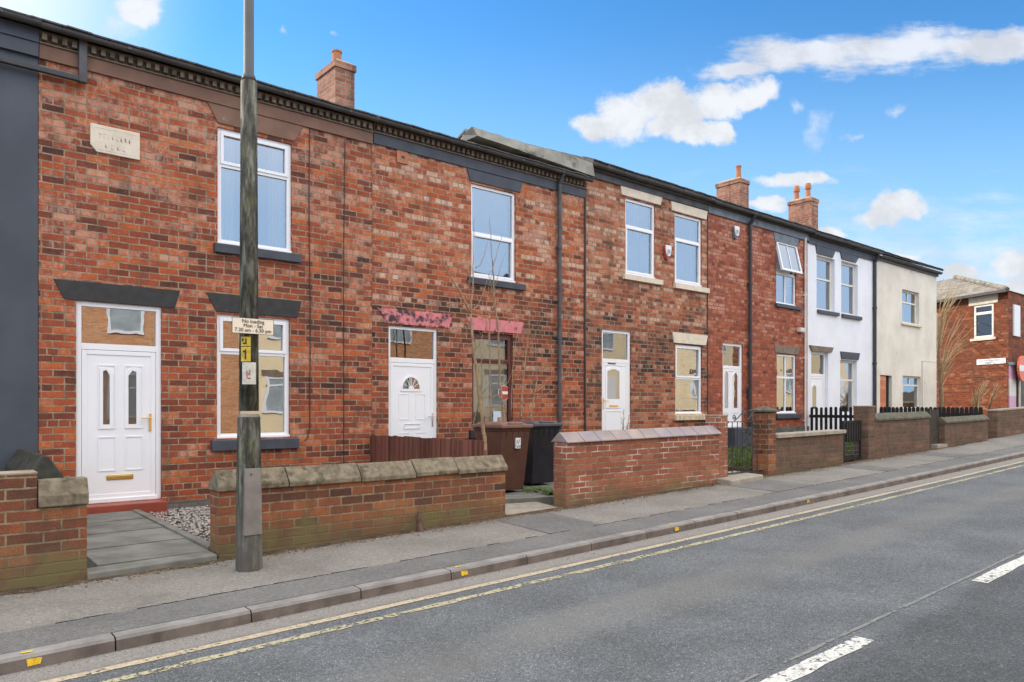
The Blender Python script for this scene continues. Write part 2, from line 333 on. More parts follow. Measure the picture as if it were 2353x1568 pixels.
M['road'], t, b, c, o = ground_mat('road_asphalt', (.112, .123, .132), (.200, .213, .222), scale=105., amt=.02, spk=(.32, .33, .33), dark=.45)
# paler worn wheel tracks and dusty channel along the kerb
y = t.sep(o)[1]; x = t.sep(o)[0]
nz = t.noise(t.v('MULTIPLY', o, (.5, 1.5, 1.)), 1.1, 5., .65)
trk = t.m('ADD', t.ss(t.m('ABSOLUTE', t.m('SUBTRACT', y, 3.6)), .75, .05), t.m('MULTIPLY', t.m('SUBTRACT', nz, .5), 1.2))
c = t.mix(t.ss(trk, .5, 1.2, 0., .35), c, (.21, .20, .182))
dust = t.m('ADD', t.ss(y, 4.72, 5.02), t.m('MULTIPLY', t.m('SUBTRACT', t.noise(o, 7., 5., .7), .5), .7))
c = t.mix(t.ss(dust, .35, .9, 0., .85), c, t.v('SCALE', t.xyz(.245, .225, .205), t.ss(t.noise(o, 60., 4., .7), .3, .7, .7, 1.25)))
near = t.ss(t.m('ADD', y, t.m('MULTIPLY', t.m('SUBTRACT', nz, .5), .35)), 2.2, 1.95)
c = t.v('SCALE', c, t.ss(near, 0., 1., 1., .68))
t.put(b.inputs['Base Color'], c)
M['pave'] = ground_mat('pavement_tarmac_light', (.20, .186, .167), (.268, .25, .225), scale=130., amt=.012, spk=(.42, .40, .37), dark=.25)[0]
M['pave_dark'] = ground_mat('pavement_tarmac_dark', (.145, .142, .138), (.19, .186, .181), scale=140., amt=.01, spk=(.34, .33, .31), dark=.25)[0]
M['kerb'] = plain('kerb_concrete', (.175, .150, .135), .9, .2, .2, 5., bmp=.5, fine=90, dirt=((.115, .095, .082), 3.5, .55))
m_, t, b = mat('kerb_two_tone', .9, .2); o = objc(t)
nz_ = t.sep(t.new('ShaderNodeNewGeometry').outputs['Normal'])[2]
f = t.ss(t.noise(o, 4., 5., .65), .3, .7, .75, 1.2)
c = t.mix(t.ss(nz_, .3, .9), t.mix(t.ss(t.noise(o, 3.5, 5.), .5, .65, 0., .7), (.15, .125, .11), (.09, .07, .06)), (.235, .225, .215))  # upward faces greyer and paler, front faces browner
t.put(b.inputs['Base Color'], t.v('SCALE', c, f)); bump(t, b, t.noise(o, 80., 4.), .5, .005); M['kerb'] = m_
M['coping_dark'] = plain('stone_coping_mossy', (.055, .055, .045), .92, .15, .3, 8., bmp=.8, fine=30)
M['kerb_top'] = plain('kerb_top_concrete', (.24, .235, .23), .9, .2, .15, 5., bmp=.4, fine=90)
M['flag'] = plain('flagstone', (.175, .172, .155), .9, .2, .22, 4., bmp=.5, fine=50, dirt=((.15, .175, .10), 3., .60))
M['gravel'] = plain('gravel_stones', (.30, .27, .25), .9, .2, .5, 22., bmp=.2)
M['chips'] = plain('chips_pale', (.42, .38, .32), .9, .2, .5, 22., bmp=0)
M['grass'] = plain('grass_blades', (.075, .13, .022), .8, .2, .5, 9., bmp=0)
def worn(name, col, thr, base=.12, scale=30.):
    m, t, b = mat(name, .75, .3); o = objc(t)
    n = t.m('ADD', t.noise(o, scale, 4., .7), t.m('MULTIPLY', t.m('SUBTRACT', t.noise(o, 2.5, 4., .6), .5), .5))
    t.put(b.inputs['Base Color'], t.v('SCALE', t.xyz(*col), t.ss(t.noise(o, 45., 3.), .3, .7, .75, 1.15)))
    tr = t.new('ShaderNodeBsdfTransparent'); mx = t.new('ShaderNodeMixShader')
    t.put(mx.inputs[0], t.ss(n, thr, thr + .06)); t.l.new(tr.outputs[0], mx.inputs[1]); t.l.new(b.outputs[0], mx.inputs[2])
    t.l.new(mx.outputs[0], t.n['Material Output'].inputs[0]); return m
M['yellow_inner'] = worn('paint_yellow_worn', (.43, .36, .25), .35); M['yellow_outer'] = worn('paint_yellow_faded', (.40, .36, .235), .43)
M['white_paint'] = worn('paint_road_white', (.56, .555, .52), .37, scale=26.); M['kerb_yellow'] = worn('paint_kerb_yellow', (.72, .46, .03), .40, scale=26.)
M['seam'] = worn('tar_seam', (.19, .19, .185), .36, scale=26.)
def wood_stain(name, col, green):
    m, t, b = mat(name, .75, .25); o = objc(t); s = t.sep(o)
    rb = t.noise(t.v('MULTIPLY', o, (40., 10.3, .2)), 1., 1.)
    g = t.noise(t.v('MULTIPLY', o, (1., 9., .8)), 1.6, 4.)
    c = t.v('SCALE', t.xyz(*col), t.ss(rb, .3, .7, .6, 1.4)); c = t.mix(t.ss(g, .56, .68, 0., .65), c, green)
    t.put(b.inputs['Base Color'], c); bump(t, b, t.noise(t.v('MULTIPLY', o, (1., 1., .06)), 90., 3.), .4, .004); return m
M['wood_brown'] = wood_stain('wood_redbrown', (.165, .062, .045), (.20, .155, .07))
def pole_mat():
    m, t, b = mat('pole_weathered', .75, .3); o = objc(t)
    n = t.noise(t.v('MULTIPLY', o, (2.6, 2.6, .5)), 6., 6., .72)
    s = t.sep(o)
    c = t.ramp(n, [(.40, (.024, .022, .018)), (.50, (.07, .066, .05)), (.60, (.16, .165, .135)), (1, (.25, .26, .23))])
    c = t.mix(t.ss(t.noise(o, 5., 3.), .56, .7, 0., .5), c, (.085, .088, .025))
    lowm = t.ss(s[2], .75, .25); c = t.mix(t.m('MULTIPLY', lowm, .55), c, (.13, .12, .11))
    t.put(b.inputs['Base Color'], c); bump(t, b, n, .5, .006); return m
M['pole'] = pole_mat()
M['pole_top'] = plain('pole_upper_grey', (.062, .066, .07), .6, .4, .15, 3., bmp=.2)
M['hatch'] = plain('hatch_pale', (.20, .175, .16), .6, .4, .2, 6., bmp=.2, dirt=((.16, .15, .15), 9., .6))

# ------------------------------------------------------------------ mesh helper
OFF = {}
class MB:
    def __init__(s): s.v = []; s.f = []
    def add(s, vs, fs):
        k = len(s.v); s.v += [tuple(q) for q in vs]; s.f += [tuple(i + k for i in f) for f in fs]; return s
    def box(s, x0, x1, y0, y1, z0, z1):
        return s.add([(x0,y0,z0),(x1,y0,z0),(x1,y1,z0),(x0,y1,z0),(x0,y0,z1),(x1,y0,z1),(x1,y1,z1),(x0,y1,z1)],
                     [(0,3,2,1),(4,5,6,7),(0,1,5,4),(1,2,6,5),(2,3,7,6),(3,0,4,7)])
    def hexa(s, b4, t4): return s.add(list(b4) + list(t4), [(0,3,2,1),(4,5,6,7),(0,1,5,4),(1,2,6,5),(2,3,7,6),(3,0,4,7)])
    def prism_y(s, poly, y0, y1):            # poly of (x,z), counter-clockwise seen from -y
        n = len(poly)
        return s.add([(x, y0, z) for x, z in poly] + [(x, y1, z) for x, z in poly],
                     [tuple(range(n)), tuple(range(2 * n - 1, n - 1, -1))] + [((i + 1) % n, i, i + n, (i + 1) % n + n) for i in range(n)])
    def prism_x(s, poly, x0, x1, z1off=0.):            # poly of (y,z)
        n = len(poly)
        return s.add([(x0, y, z) for y, z in poly] + [(x1, y, z + z1off) for y, z in poly],
                     [tuple(range(n - 1, -1, -1)), tuple(range(n, 2 * n))] + [(i, (i + 1) % n, (i + 1) % n + n, i + n) for i in range(n)])
    def tube(s, pts, rad, n=8, cap=True):
        pts = [Vector(q) for q in pts]
        rad = rad if isinstance(rad, (list, tuple)) else [rad] * len(pts)
        k = len(s.v); up = Vector((0, 0, 1))
        prev = None
        for i, q in enumerate(pts):
            d = (pts[min(i + 1, len(pts) - 1)] - pts[max(i - 1, 0)]).normalized()
            a = prev if prev is not None else (Vector((1, 0, 0)) if abs(d.x) < .8 else Vector((0, 1, 0)))
            a = (a - d * a.dot(d)).normalized(); prev = a; c = d.cross(a)
            for j in range(n):
                t_ = 2 * math.pi * j / n; s.v.append(tuple(q + (a * math.cos(t_) + c * math.sin(t_)) * rad[i]))
        for i in range(len(pts) - 1):
            for j in range(n): s.f.append((k+i*n+j, k+i*n+(j+1)%n, k+(i+1)*n+(j+1)%n, k+(i+1)*n+j))
        if cap: s.f.append(tuple(k + j for j in range(n - 1, -1, -1))); e = k + (len(pts) - 1) * n; s.f.append(tuple(e + j for j in range(n)))
        return s
    def build(s, name, m, parent=None, smooth=False, bevel=0.):
        o_ = OFF.get(parent.name, (0, 0, 0)) if parent else (0, 0, 0)
        me = bpy.data.meshes.new(name)
        me.from_pydata([(a - o_[0], b_ - o_[1], c_ - o_[2]) for a, b_, c_ in s.v], [], s.f)
        me.materials.append(m); me.update()
        if smooth:
            for q in me.polygons: q.use_smooth = True
        ob = bpy.data.objects.new(name, me); C.objects.link(ob)
        if bevel:
            bv = ob.modifiers.new('bevel', 'BEVEL'); bv.width = bevel; bv.segments = 2; bv.limit_method = 'ANGLE'
        if parent: ob.parent = parent; OFF[ob.name] = o_
        return ob
def thing(name, label, cat, loc=(0, 0, 0), group=None, rz=0.):
    o_ = bpy.data.objects.new(name, None); o_.empty_display_size = .2; C.objects.link(o_); o_.location = loc; o_.rotation_euler = (0, 0, rz)
    OFF[o_.name] = tuple(loc) if rz == 0 else (0, 0, 0)
    o_['label'] = label; o_['category'] = cat
    if group: o_['group'] = group
    return o_
def tag(o_, label=None, cat=None, group=None, kind=None):
    if label: o_['label'] = label
    if cat: o_['category'] = cat
    if group: o_['group'] = group
    if kind: o_['kind'] = kind
    return o_
def struct(name, mb, m):
    o_ = mb.build(name, m); o_['kind'] = 'structure'; return o_
def text_part(name, txt, size, m, parent, loc, rot=(R(90), 0, 0), align='CENTER', ext=.0008):
    cu = bpy.data.curves.new(name, 'FONT'); cu.body = txt; cu.size = size; cu.align_x = align; cu.extrude = ext; cu.space_line = .88
    tmp = bpy.data.objects.new('tmp_text', cu); C.objects.link(tmp)
    dg = bpy.context.evaluated_depsgraph_get(); me = bpy.data.meshes.new_from_object(tmp.evaluated_get(dg))
    bpy.data.objects.remove(tmp); me.materials.clear(); me.materials.append(m)
    ob = bpy.data.objects.new(name, me); C.objects.link(ob)
    if parent:
        of = OFF.get(parent.name, (0, 0, 0)); ob.parent = parent; OFF[ob.name] = of
        loc = tuple(a - b_ for a, b_ in zip(loc, of))
    ob.location = loc; ob.rotation_euler = rot; return ob
def P(u, v, Y):                                # where the sight line through a photo point meets the plane y = Y
    a = (u - CX) / F_PX; ry = DX - a * DZ; d = Y / ry
    return (a * DX + DZ) * d, (HY - v) / F_PX * d
def PX(u, Y=10.2): return P(u, 0, Y)[0]
def PZ(u, v, Y=10.2): return P(u, v, Y)[1]
def zg(x):                                     # the street climbs gently to the right
    x2 = min(x, 45.); return -1.48 + .019 * x2 + .00025 * max(x2, 0) ** 2 + (.02 * (x - x2))
YF, YW, YK = 10.2, 6.9, 5.15                   # facades, garden walls, kerb
# ------------------------------------------------------------------ ground
def strip(y0, y1, dz0, dz1, x0=-30, x1=160, step=1.5):
    mb = MB(); n = int((x1 - x0) / step); vs = []
    for i in range(n + 1):
        x = x0 + i * step; vs += [(x, y0, zg(x) + dz0), (x, y1, zg(x) + dz1)]
    return mb.add(vs, [(2*i, 2*i+2, 2*i+3, 2*i+1) for i in range(n)])
struct('ground', strip(-200, 200, -.16, -.16, -200, 400, 5.), M['soil'])
struct('road', strip(-.75, YK + .01, -.085, -.085), M['road'])
struct('far_pavement', strip(-3.2, -.75, 0, 0), M['pave'])
struct('pavement', strip(YK + .125, YW + .03, 0, .025), M['pave'])
struct('pavement_repair_strip', strip(YK + .126, 5.72, .004, .0125), M['pave_dark'])
mb = MB()                                       # crosswise trench repairs in the pavement
for a, b_ in ((5.35, 6.15), (9.9, 11.0), (13.6, 14.1), (17.0, 17.8), (-.6, .35)):
    mb.add([(a, 5.72, zg(a) + .0125), (b_, 5.72, zg(b_) + .0125), (b_ + .12, 6.9, zg(b_) + .029), (a + .1, 6.9, zg(a) + .029)], [(0, 1, 2, 3)])
struct('pavement_trench_repair', mb, M['pave_dark'])
mb = MB()
for x in range(-6, 40):                         # crack along the edge of the repair
    for k in range(6):
        if random.random() < .25: continue
        xx = x + k / 6; y = 5.72 + random.uniform(-.006, .006)
        mb.box(xx, xx + .17, y, y + .007, zg(xx) + .01, zg(xx) + .0175)
struct('pavement_crack', mb, M['wood_black'])
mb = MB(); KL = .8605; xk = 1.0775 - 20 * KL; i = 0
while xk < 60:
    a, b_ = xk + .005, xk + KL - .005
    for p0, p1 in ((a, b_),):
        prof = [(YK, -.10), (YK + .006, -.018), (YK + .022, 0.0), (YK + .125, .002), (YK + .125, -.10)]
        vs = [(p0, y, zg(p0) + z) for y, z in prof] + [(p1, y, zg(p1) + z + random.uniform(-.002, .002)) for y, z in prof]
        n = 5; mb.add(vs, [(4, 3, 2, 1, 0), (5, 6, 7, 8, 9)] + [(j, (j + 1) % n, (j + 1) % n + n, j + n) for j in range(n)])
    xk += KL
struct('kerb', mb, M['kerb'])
struct('far_kerb', strip(-.87, -.74, .012, .012), M['kerb'])
def line(name, y0, y1, m, x0=-8, x1=60, jag=.012, dz=-.081):
    mb = MB(); vs = []; n = int((x1 - x0) / .12)
    for i in range(n + 1):
        x = x0 + i * .12; z = zg(x) + dz; vs += [(x, y0 + random.uniform(-jag, jag), z), (x, y1 + random.uniform(-jag, jag), z)]
    return struct(name, mb.add(vs, [(2*i, 2*i+2, 2*i+3, 2*i+1) for i in range(n)]), m)
line('yellow_line', 4.80, 4.875, M['yellow_inner'], jag=.004)
line('yellow_line', 4.575, 4.65, M['yellow_outer'], jag=.011)
line('road_seam', 2.235, 2.262, M['seam'], jag=.006, x0=2.5, x1=60)
mb = MB()
for k in range(12):                             # broken centre line
    a = -1.9 + k * 4.02 if k else -2.; a = 2.70 + (k - 1) * 4.03
    b_ = a + 2.0; n = 10; vs = []
    for i in range(n + 1):
        x = a + (b_ - a) * i / n; j = random.uniform(-.012, .012)
        vs += [(x, 2.07 + j, zg(x) - .081), (x, 2.185 + random.uniform(-.01, .01), zg(x) - .081)]
    mb.add(vs, [(2*i, 2*i+2, 2*i+3, 2*i+1) for i in range(n)])
struct('centre_line', mb, M['white_paint'])
mb = MB()                                       # yellow ticks on the kerb
for u in (77, 1067, 1555, 1857):
    x = P(u, 0, YK)[0]
    mb.add([(x - .03, YK - .003, zg(x) - .065), (x + .035, YK - .003, zg(x) - .06), (x + .045, YK + .003, zg(x) - .025), (x - .035, YK + .003, zg(x) - .022)], [(0, 1, 2, 3)])
    mb.add([(x - .06, YK + .05, zg(x) + .005), (x + .0, YK + .05, zg(x) + .005), (x + .01, YK + .075, zg(x) + .006), (x - .05, YK + .075, zg(x) + .006)], [(0, 1, 2, 3)])
struct('kerb_marking', mb, M['kerb_yellow'])
# front gardens
struct('garden_ground', strip(YW + .03, YF + .3, -.05, -.03, -6, 34), M['soil'])
# grit and leaf litter
def scatter(name, n, m, xr, yf, zf, s0, s1, label=None):
    mb = MB()
    for _ in range(n):
        x = random.uniform(*xr); y = yf(x); z = zf(x, y); s = random.uniform(s0, s1); q = random.uniform(0, 6.28)
        c, d = math.cos(q) * s, math.sin(q) * s
        mb.add([(x + c, y + d, z), (x - d, y + c * .8, z), (x - c * .7, y - d, z), (x + d, y - c, z), (x, y, z + s * random.uniform(.4, .9))], [(0, 1, 4), (1, 2, 4), (2, 3, 4), (3, 0, 4)])
    o_ = mb.build(name, m); o_['kind'] = 'stuff'
    if label: o_['label'] = label
    return o_
pz = lambda x, y: zg(x) + .0 + (y - YK) * .015
mb = MB(); vs = []; n = 420                      # soil washed against the wall foot
for i in range(n + 1):
    x = -3 + i * .06; w_ = .07 + .16 * abs(mnoise.noise(Vector((x * 1.7, 0, 0)))) + .07 * abs(mnoise.noise(Vector((x * 9, 3, 0))))
    vs += [(x, 6.9 - w_, zg(x) + .026), (x, 6.905, zg(x) + .034)]
dirt = mb.add(vs, [(2*i, 2*i+2, 2*i+3, 2*i+1) for i in range(n)]).build('soil_edge', M['soil']); dirt['kind'] = 'stuff'
scatter('litter', 3200, M['leafdry'], (0, 20), lambda x: 6.89 - abs(random.gauss(0, .10)), pz, .006, .017)
scatter('stone_chips', 420, M['chips'], (1, 20), lambda x: 6.87 - abs(random.gauss(0, .16)), pz, .003, .010)
scatter('gutter_grit', 1100, M['chips'], (0, 22), lambda x: 5.14 - abs(random.gauss(0, .09)), lambda x, y: zg(x) - .084, .002, .006)
scatter('gutter_grit', 500, M['leafdry'], (0, 20), lambda x: 5.14 - abs(random.gauss(0, .10)), lambda x, y: zg(x) - .084, .003, .008)

# ------------------------------------------------------------------ house parts
def wall_grid(mb, x0, x1, z0, z1, holes, y, dep):
    xs = sorted({x0, x1, *[h[0] for h in holes], *[h[1] for h in holes]}); zs = sorted({z0, z1, *[h[2] for h in holes], *[h[3] for h in holes]})
    for i in range(len(xs) - 1):
        for j in range(len(zs) - 1):
            cx, cz = (xs[i] + xs[i+1]) / 2, (zs[j] + zs[j+1]) / 2
            if any(h[0] < cx < h[1] and h[2] < cz < h[3] for h in holes): continue
            mb.add([(xs[i], y, zs[j]), (xs[i+1], y, zs[j]), (xs[i+1], y, zs[j+1]), (xs[i], y, zs[j+1])], [(0, 1, 2, 3)])
    for a, b_, c, d in holes:
        mb.add([(a, y, c), (b_, y, c), (b_, y, d), (a, y, d), (a, y + dep, c), (b_, y + dep, c), (b_, y + dep, d), (a, y + dep, d)],
               [(0, 4, 5, 1), (1, 5, 6, 2), (2, 6, 7, 3), (3, 7, 4, 0)])
def frame_rect(mb, x0, x1, z0, z1, w_, y0, y1):
    mb.box(x0, x0 + w_, y0, y1, z0, z1); mb.box(x1 - w_, x1, y0, y1, z0, z1)
    mb.box(x0 + w_, x1 - w_, y0, y1, z1 - w_, z1); mb.box(x0 + w_, x1 - w_, y0, y1, z0, z0 + w_)
def window(root, x0, x1, z0, z1, Y, zt=None, fm='upvc', gl='glass_up', dress=None, mull=0, w_=.055, rev=.035, sash_top=True, sash_low=False, sill_nose=True, label=None, leaded=False):
    """frame with panes; zt = height of the cross rail"""
    y0, y1 = Y + rev, Y + rev + .07
    mb = MB(); frame_rect(mb, x0, x1, z0, z1, w_, y0, y1)
    if sill_nose: mb.box(x0 - .01, x1 + .01, y0 - .03, y1 - .01, z0 - .012, z0 + .028)
    cells = []
    if zt: mb.box(x0 + w_, x1 - w_, y0 + .001, y1, zt - .026, zt + .026); rows = [(z0 + w_, zt - .026, sash_low), (zt + .026, z1 - w_, sash_top)]
    else: rows = [(z0 + w_, z1 - w_, False)]
    for a, b_, s_ in rows:
        nm = mull if isinstance(mull, int) else mull[rows.index((a, b_, s_))]
        xs = [x0 + w_ + (x1 - x0 - 2 * w_) * k / (nm + 1) for k in range(nm + 2)]
        for k in range(1, nm + 1): mb.box(xs[k] - .018, xs[k] + .018, y0 + .002, y1 - .004, a, b_)
        if s_:
            frame_rect(mb, x0 + w_ - .012, x1 - w_ + .012, a - .012, b_ + .012, .042, y0 - .014, y0 + .03)
        cells.append((a, b_))
    fr = mb.build('window', M[fm], root, bevel=.004)
    if label: fr['label'] = label
    ins = w_ - .006
    for a, b_ in cells:
        MB().add([(x0 + ins, y0 + .03, a - .006), (x1 - ins, y0 + .03, a - .006), (x1 - ins, y0 + .03, b_ + .006), (x0 + ins, y0 + .03, b_ + .006)], [(0, 1, 2, 3)]).build('pane', M[gl], fr)
    if dress: dress(fr, x0 + w_, x1 - w_, z0 + w_, z1 - w_, y1 + .06)
    return fr
def drape(mb, x0, x1, z0, z1, y, waves, amp=.025):
    n = max(4, int(waves * 8)); vs = []
    for i in range(n + 1):
        x = x0 + (x1 - x0) * i / n; yy = y + amp * math.sin(i / n * waves * 2 * math.pi) + amp * .4 * math.sin(i * 1.7)
        vs += [(x, yy, z0), (x, yy, z1)]
    mb.add(vs, [(2*i, 2*i+2, 2*i+3, 2*i+1) for i in range(n)])
def curtains(fw=.3, m='curtain'):
    def d(fr, x0, x1, z0, z1, y):
        W = (x1 - x0)
        for a, b_ in ((x0, x0 + W * fw), (x1 - W * fw, x1)):
            mb = MB(); drape(mb, a, b_, z0 - .02, z1 + .02, y, 4); mb.build('curtain', M[m], fr, smooth=True)
    return d
def net(m='curtain', waves=9, half=1.):
    def d(fr, x0, x1, z0, z1, y):
        mb = MB(); drape(mb, x0, x0 + (x1 - x0) * half, z0 - .02, z1 + .02, y, waves, .012); mb.build('net_curtain', M[m], fr, smooth=True)
    return d
def vblind(m='blind', n=9):
    def d(fr, x0, x1, z0, z1, y):
        mb = MB(); w_ = (x1 - x0) / n
        for k in range(n):
            a = x0 + k * w_; t_ = .018 * (1 if k % 3 else -1.2)
            mb.add([(a, y + t_, z0 - .02), (a + w_ * .985, y - t_, z0 - .02), (a + w_ * .985, y - t_, z1 + .02), (a, y + t_, z1 + .02)], [(0, 1, 2, 3)])
        mb.build('blind', M[m], fr)
    return d
def board(m='room'):
    def d(fr, x0, x1, z0, z1, y): MB().box(x0 - .03, x1 + .03, y + .25, y + .27, z0 - .05, z1 + .05).build('dark_backing', M[m], fr)  # dark board added behind the pane in place of the dim room
    return d
def sill(root, x0, x1, z0, z1, Y, m, proud=.07, name='window_sill'):
    return MB().prism_x([(Y - proud, z0), (Y - .002, z0), (Y + .05, z0), (Y + .05, z1 + .004), (Y - proud, z1 - .012)], x0, x1).build(name, M[m], root, bevel=.006)
def lintel(root, xt0, xt1, xb0, xb1, zb, zt, Y, m, proud=.012, label=None):
    o_ = MB().prism_y([(xb0, zb), (xb1, zb), (xt1, zt), (xt0, zt)], Y - proud, Y + .1).build('lintel', M[m], root, bevel=.005)
    if label: o_['label'] = label
    return o_
def rim(mb, x0, x1, z0, z1, y, w_=.014, h=.008): frame_rect(mb, x0, x1, z0, z1, w_, y - h, y + .001)
def arch_pts(x0, x1, z0, z1, rise, n=8):
    pts = [(x0, z0), (x1, z0)]
    for k in range(n + 1):
        q = k / n; x = x1 + (x0 - x1) * q; pts.append((x, z1 - rise + rise * math.sin(math.pi * q)))
    return pts
def inset_pane(leaf, pts, y, m, ww=.018, fm='upvc'):
    """glazed light in a door: raised bead and pane"""
    cx = sum(p_[0] for p_ in pts) / len(pts); cz = sum(p_[1] for p_ in pts) / len(pts)
    xr = max(p_[0] for p_ in pts) - cx; zr = max(p_[1] for p_ in pts) - cz
    out = [(cx + (x - cx) * (1 + ww / xr), cz + (z - cz) * (1 + ww / zr)) for x, z in pts]
    mb = MB(); n = len(pts)
    vs = [(x, y - .012, z) for x, z in out] + [(x, y - .012, z) for x, z in pts] + [(x, y + .001, z) for x, z in out] + [(x, y + .001, z) for x, z in pts]
    fs = []
    for i in range(n):
        j = (i + 1) % n; fs += [(i, j, j + n, i + n), (j, i, i + 2 * n, j + 2 * n), (i + n, j + n, j + 3 * n, i + 3 * n)]
    mb.add(vs, fs).build('bead', M[fm], leaf)
    MB().prism_y(pts, y - .004, y + .0008).build('pane', M[m], leaf)
def plate_handle(leaf, x, z, y, d=1, m='brass'):
    mb = MB().box(x - .014, x + .014, y - .012, y, z - .17, z + .05)
    mb.tube([(x, y - .01, z), (x, y - .05, z), (x + d * .11, y - .055, z - .004)], .009, 8); mb.build('handle', M[m], leaf, bevel=.003)
def slot(leaf, x0, x1, z0, z1, y, m='brass'):
    mb = MB(); mb.box(x0, x1, y - .008, y + .001, z0, z1)
    mb.box(x0 + .012, x1 - .012, y - .014, y - .008, z0 + .008, z1 - .012); mb.build('letter_plate', M[m], leaf, bevel=.003)
def door_set(root, x0, x1, z0, z1, zt, Y, fm='upvc', w_=.06, rev=.03, gl='glass_wavy', dress=None, zt2=None):
    """frame + fanlight, returns the leaf object and its face plane"""
    y0, y1 = Y + rev, Y + rev + .08; mb = MB()
    frame_rect(mb, x0, x1, z0, z1, w_, y0, y1)
    if zt: mb.box(x0 + w_, x1 - w_, y0 + .001, y1, zt - .03, zt + .045)
    mb.box(x0 + w_ - .01, x1 - w_ + .01, y0 - .02, y0 + .02, z0, z0 + .05)
    fr = mb.build('door_frame', M[fm], root, bevel=.004); ztop = zt - .03 if zt else z1 - w_
    if zt:
        MB().box(x0 + w_ - .01, x1 - w_ + .01, y0 + .03, y0 + .034, zt + .04, z1 - w_ + .01).build('fanlight', M[gl], fr)
        MB().box(x0, x1, y1 + .35, y1 + .36, zt - .1, z1).build('hall_wall', M['cream_stone'], fr)
    lf = MB().box(x0 + w_ + .004, x1 - w_ - .004, y0 + .012, y0 + .06, z0 + .05, ztop - .004)
    a, b_ = x0 + w_, x1 - w_
    frame_rect(lf, a + .004, b_ - .004, z0 + .05, ztop - .004, .055, y0 + .002, y0 + .013)
    leaf = lf.build('door', M[fm], root, bevel=.004)
    return fr, leaf, y0 + .012
def house(name, label, x0, x1, zb, ze, wm, holes, ridge=1.9, depth=8.0, roof_y0=-.22, roofm='slate', cat='house', gable_m=None):
    root = thing(name, label, cat, ((x0 + x1) / 2, YF, zb)); a, b_ = x0 + .003, x1 - .003
    mb = MB(); wall_grid(mb, a, b_, zb - .5, ze + .1, holes, YF, .11)
    zr = ze + ridge; ym = YF + depth / 2; y1 = YF + depth
    for x, s_ in ((a, 1), (b_, -1)):
        f = [(x, YF, zb - .5), (x, y1, zb - .5), (x, y1, ze), (x, ym, zr - .05), (x, YF, ze + .1)]
        mb.add(f, [tuple(range(5))[::-1] if s_ > 0 else tuple(range(5))])
    mb.add([(a, y1, zb - .5), (b_, y1, zb - .5), (b_, y1, ze), (a, y1, ze)], [(3, 2, 1, 0)])
    mb.build('wall', M[wm], root)
    mb = MB().box(a + .02, b_ - .02, YF + .16, y1 - .1, (zb + ze) / 2 + .1, (zb + ze) / 2 + .3); mb.box(a + .02, b_ - .02, YF + 3.4, YF + 3.5, zb, ze); mb.build('floor', M['room'], root)
    y0 = YF + roof_y0; z0 = ze + .085; sl = (zr - z0) / (ym - y0)
    mb = MB(); th = .06
    mb.prism_x([(y0, z0), (ym, zr), (y1 + .2, z0), (y1 + .2, z0 + th), (ym, zr + th), (y0, z0 + th)], x0, x1)
    x = x0
    while x < x1 - .1:                           # slate ends at the eaves
        wd = min(random.uniform(.22, .3), x1 - x); q = random.uniform(-.006, .012)
        mb.add([(x + .003, y0 - .03, z0 + th - .018 + q), (x + wd - .003, y0 - .03, z0 + th - .018 + q * .5), (x + wd - .003, y0 + .3, z0 + .3 * sl + th + .004), (x + .003, y0 + .3, z0 + .3 * sl + th + .004),
                (x + .003, y0 - .03, z0 + th + q), (x + wd - .003, y0 - .03, z0 + th + q * .5), (x + wd - .003, y0 + .3, z0 + .3 * sl + th + .018), (x + .003, y0 + .3, z0 + .3 * sl + th + .018)],
               [(0,3,2,1),(4,5,6,7),(0,1,5,4),(1,2,6,5),(2,3,7,6),(3,0,4,7)])
        x += wd
    roof = mb.build('roof', M[roofm], root); return root, roof, zr
def gutter(root, x0, x1, y, z, r=.055, m='gutter'):
    mb = MB(); n = 8; vs = []; ax = [math.pi + math.pi * k / n for k in range(n + 1)]
    for x in (x0, x1):
        vs += [(x, y + r * math.cos(q), z + r * math.sin(q)) for q in ax] + [(x, y + (r - .008) * math.cos(q), z + (r - .008) * math.sin(q)) for q in ax[::-1]]
    k = len(vs) // 2; mb.add(vs, [(i, (i + 1) % k, (i + 1) % k + k, i + k) for i in range(k)] + [tuple(range(k))[::-1], tuple(range(k, 2 * k))])
    x = x0 + .9
    while x < x1: mb.box(x, x + .05, y - r - .004, y + r, z - .03, z + .004); x += 1.0
    return mb.build('gutter', M[m], root)
def chimney(roof, root, x, y, zr, z1, wx, wy, pots, m='brick_stack', flash=False):
    mb = MB().box(x - wx/2, x + wx/2, y - wy/2, y + wy/2, zr - .6, z1 - .16)
    mb.box(x - wx/2 - .03, x + wx/2 + .03, y - wy/2 - .03, y + wy/2 + .03, z1 - .16, z1 - .03)
    ch = mb.build('chimney', M[m], roof)
    b4 = [(x - wx/2 - .02, y - wy/2 - .02), (x + wx/2 + .02, y - wy/2 - .02), (x + wx/2 + .02, y + wy/2 + .02), (x - wx/2 - .02, y + wy/2 + .02)]
    # third level would be deeper than allowed: flaunching and pots belong to the roof beside the stack
    MB().hexa([(p_[0], p_[1], z1 - .03) for p_ in b4], [(x + (p_[0] - x) * .55, y + (p_[1] - y) * .75, z1 + .06) for p_ in b4]).build('chimney_cap', M['mortar_cap'], roof)
    for dx_, dy_, h, r, kind in pots:
        px, py = x + dx_, y + dy_; zz = z1 + .03
        if kind: pr, zs_ = [r, r * .92, r * .86, r * 1.2, r * 1.2, r * .95], [0, .3, .55, .62, .8, 1]
        else: pr, zs_ = [r, r * .97, r * .95, r * 1.12, r * 1.12], [0, .5, .86, .88, 1]
        MB().tube([(px, py, zz + h * q) for q in zs_], pr, 12).build('chimney_pot', M['terracotta'], roof, smooth=False)
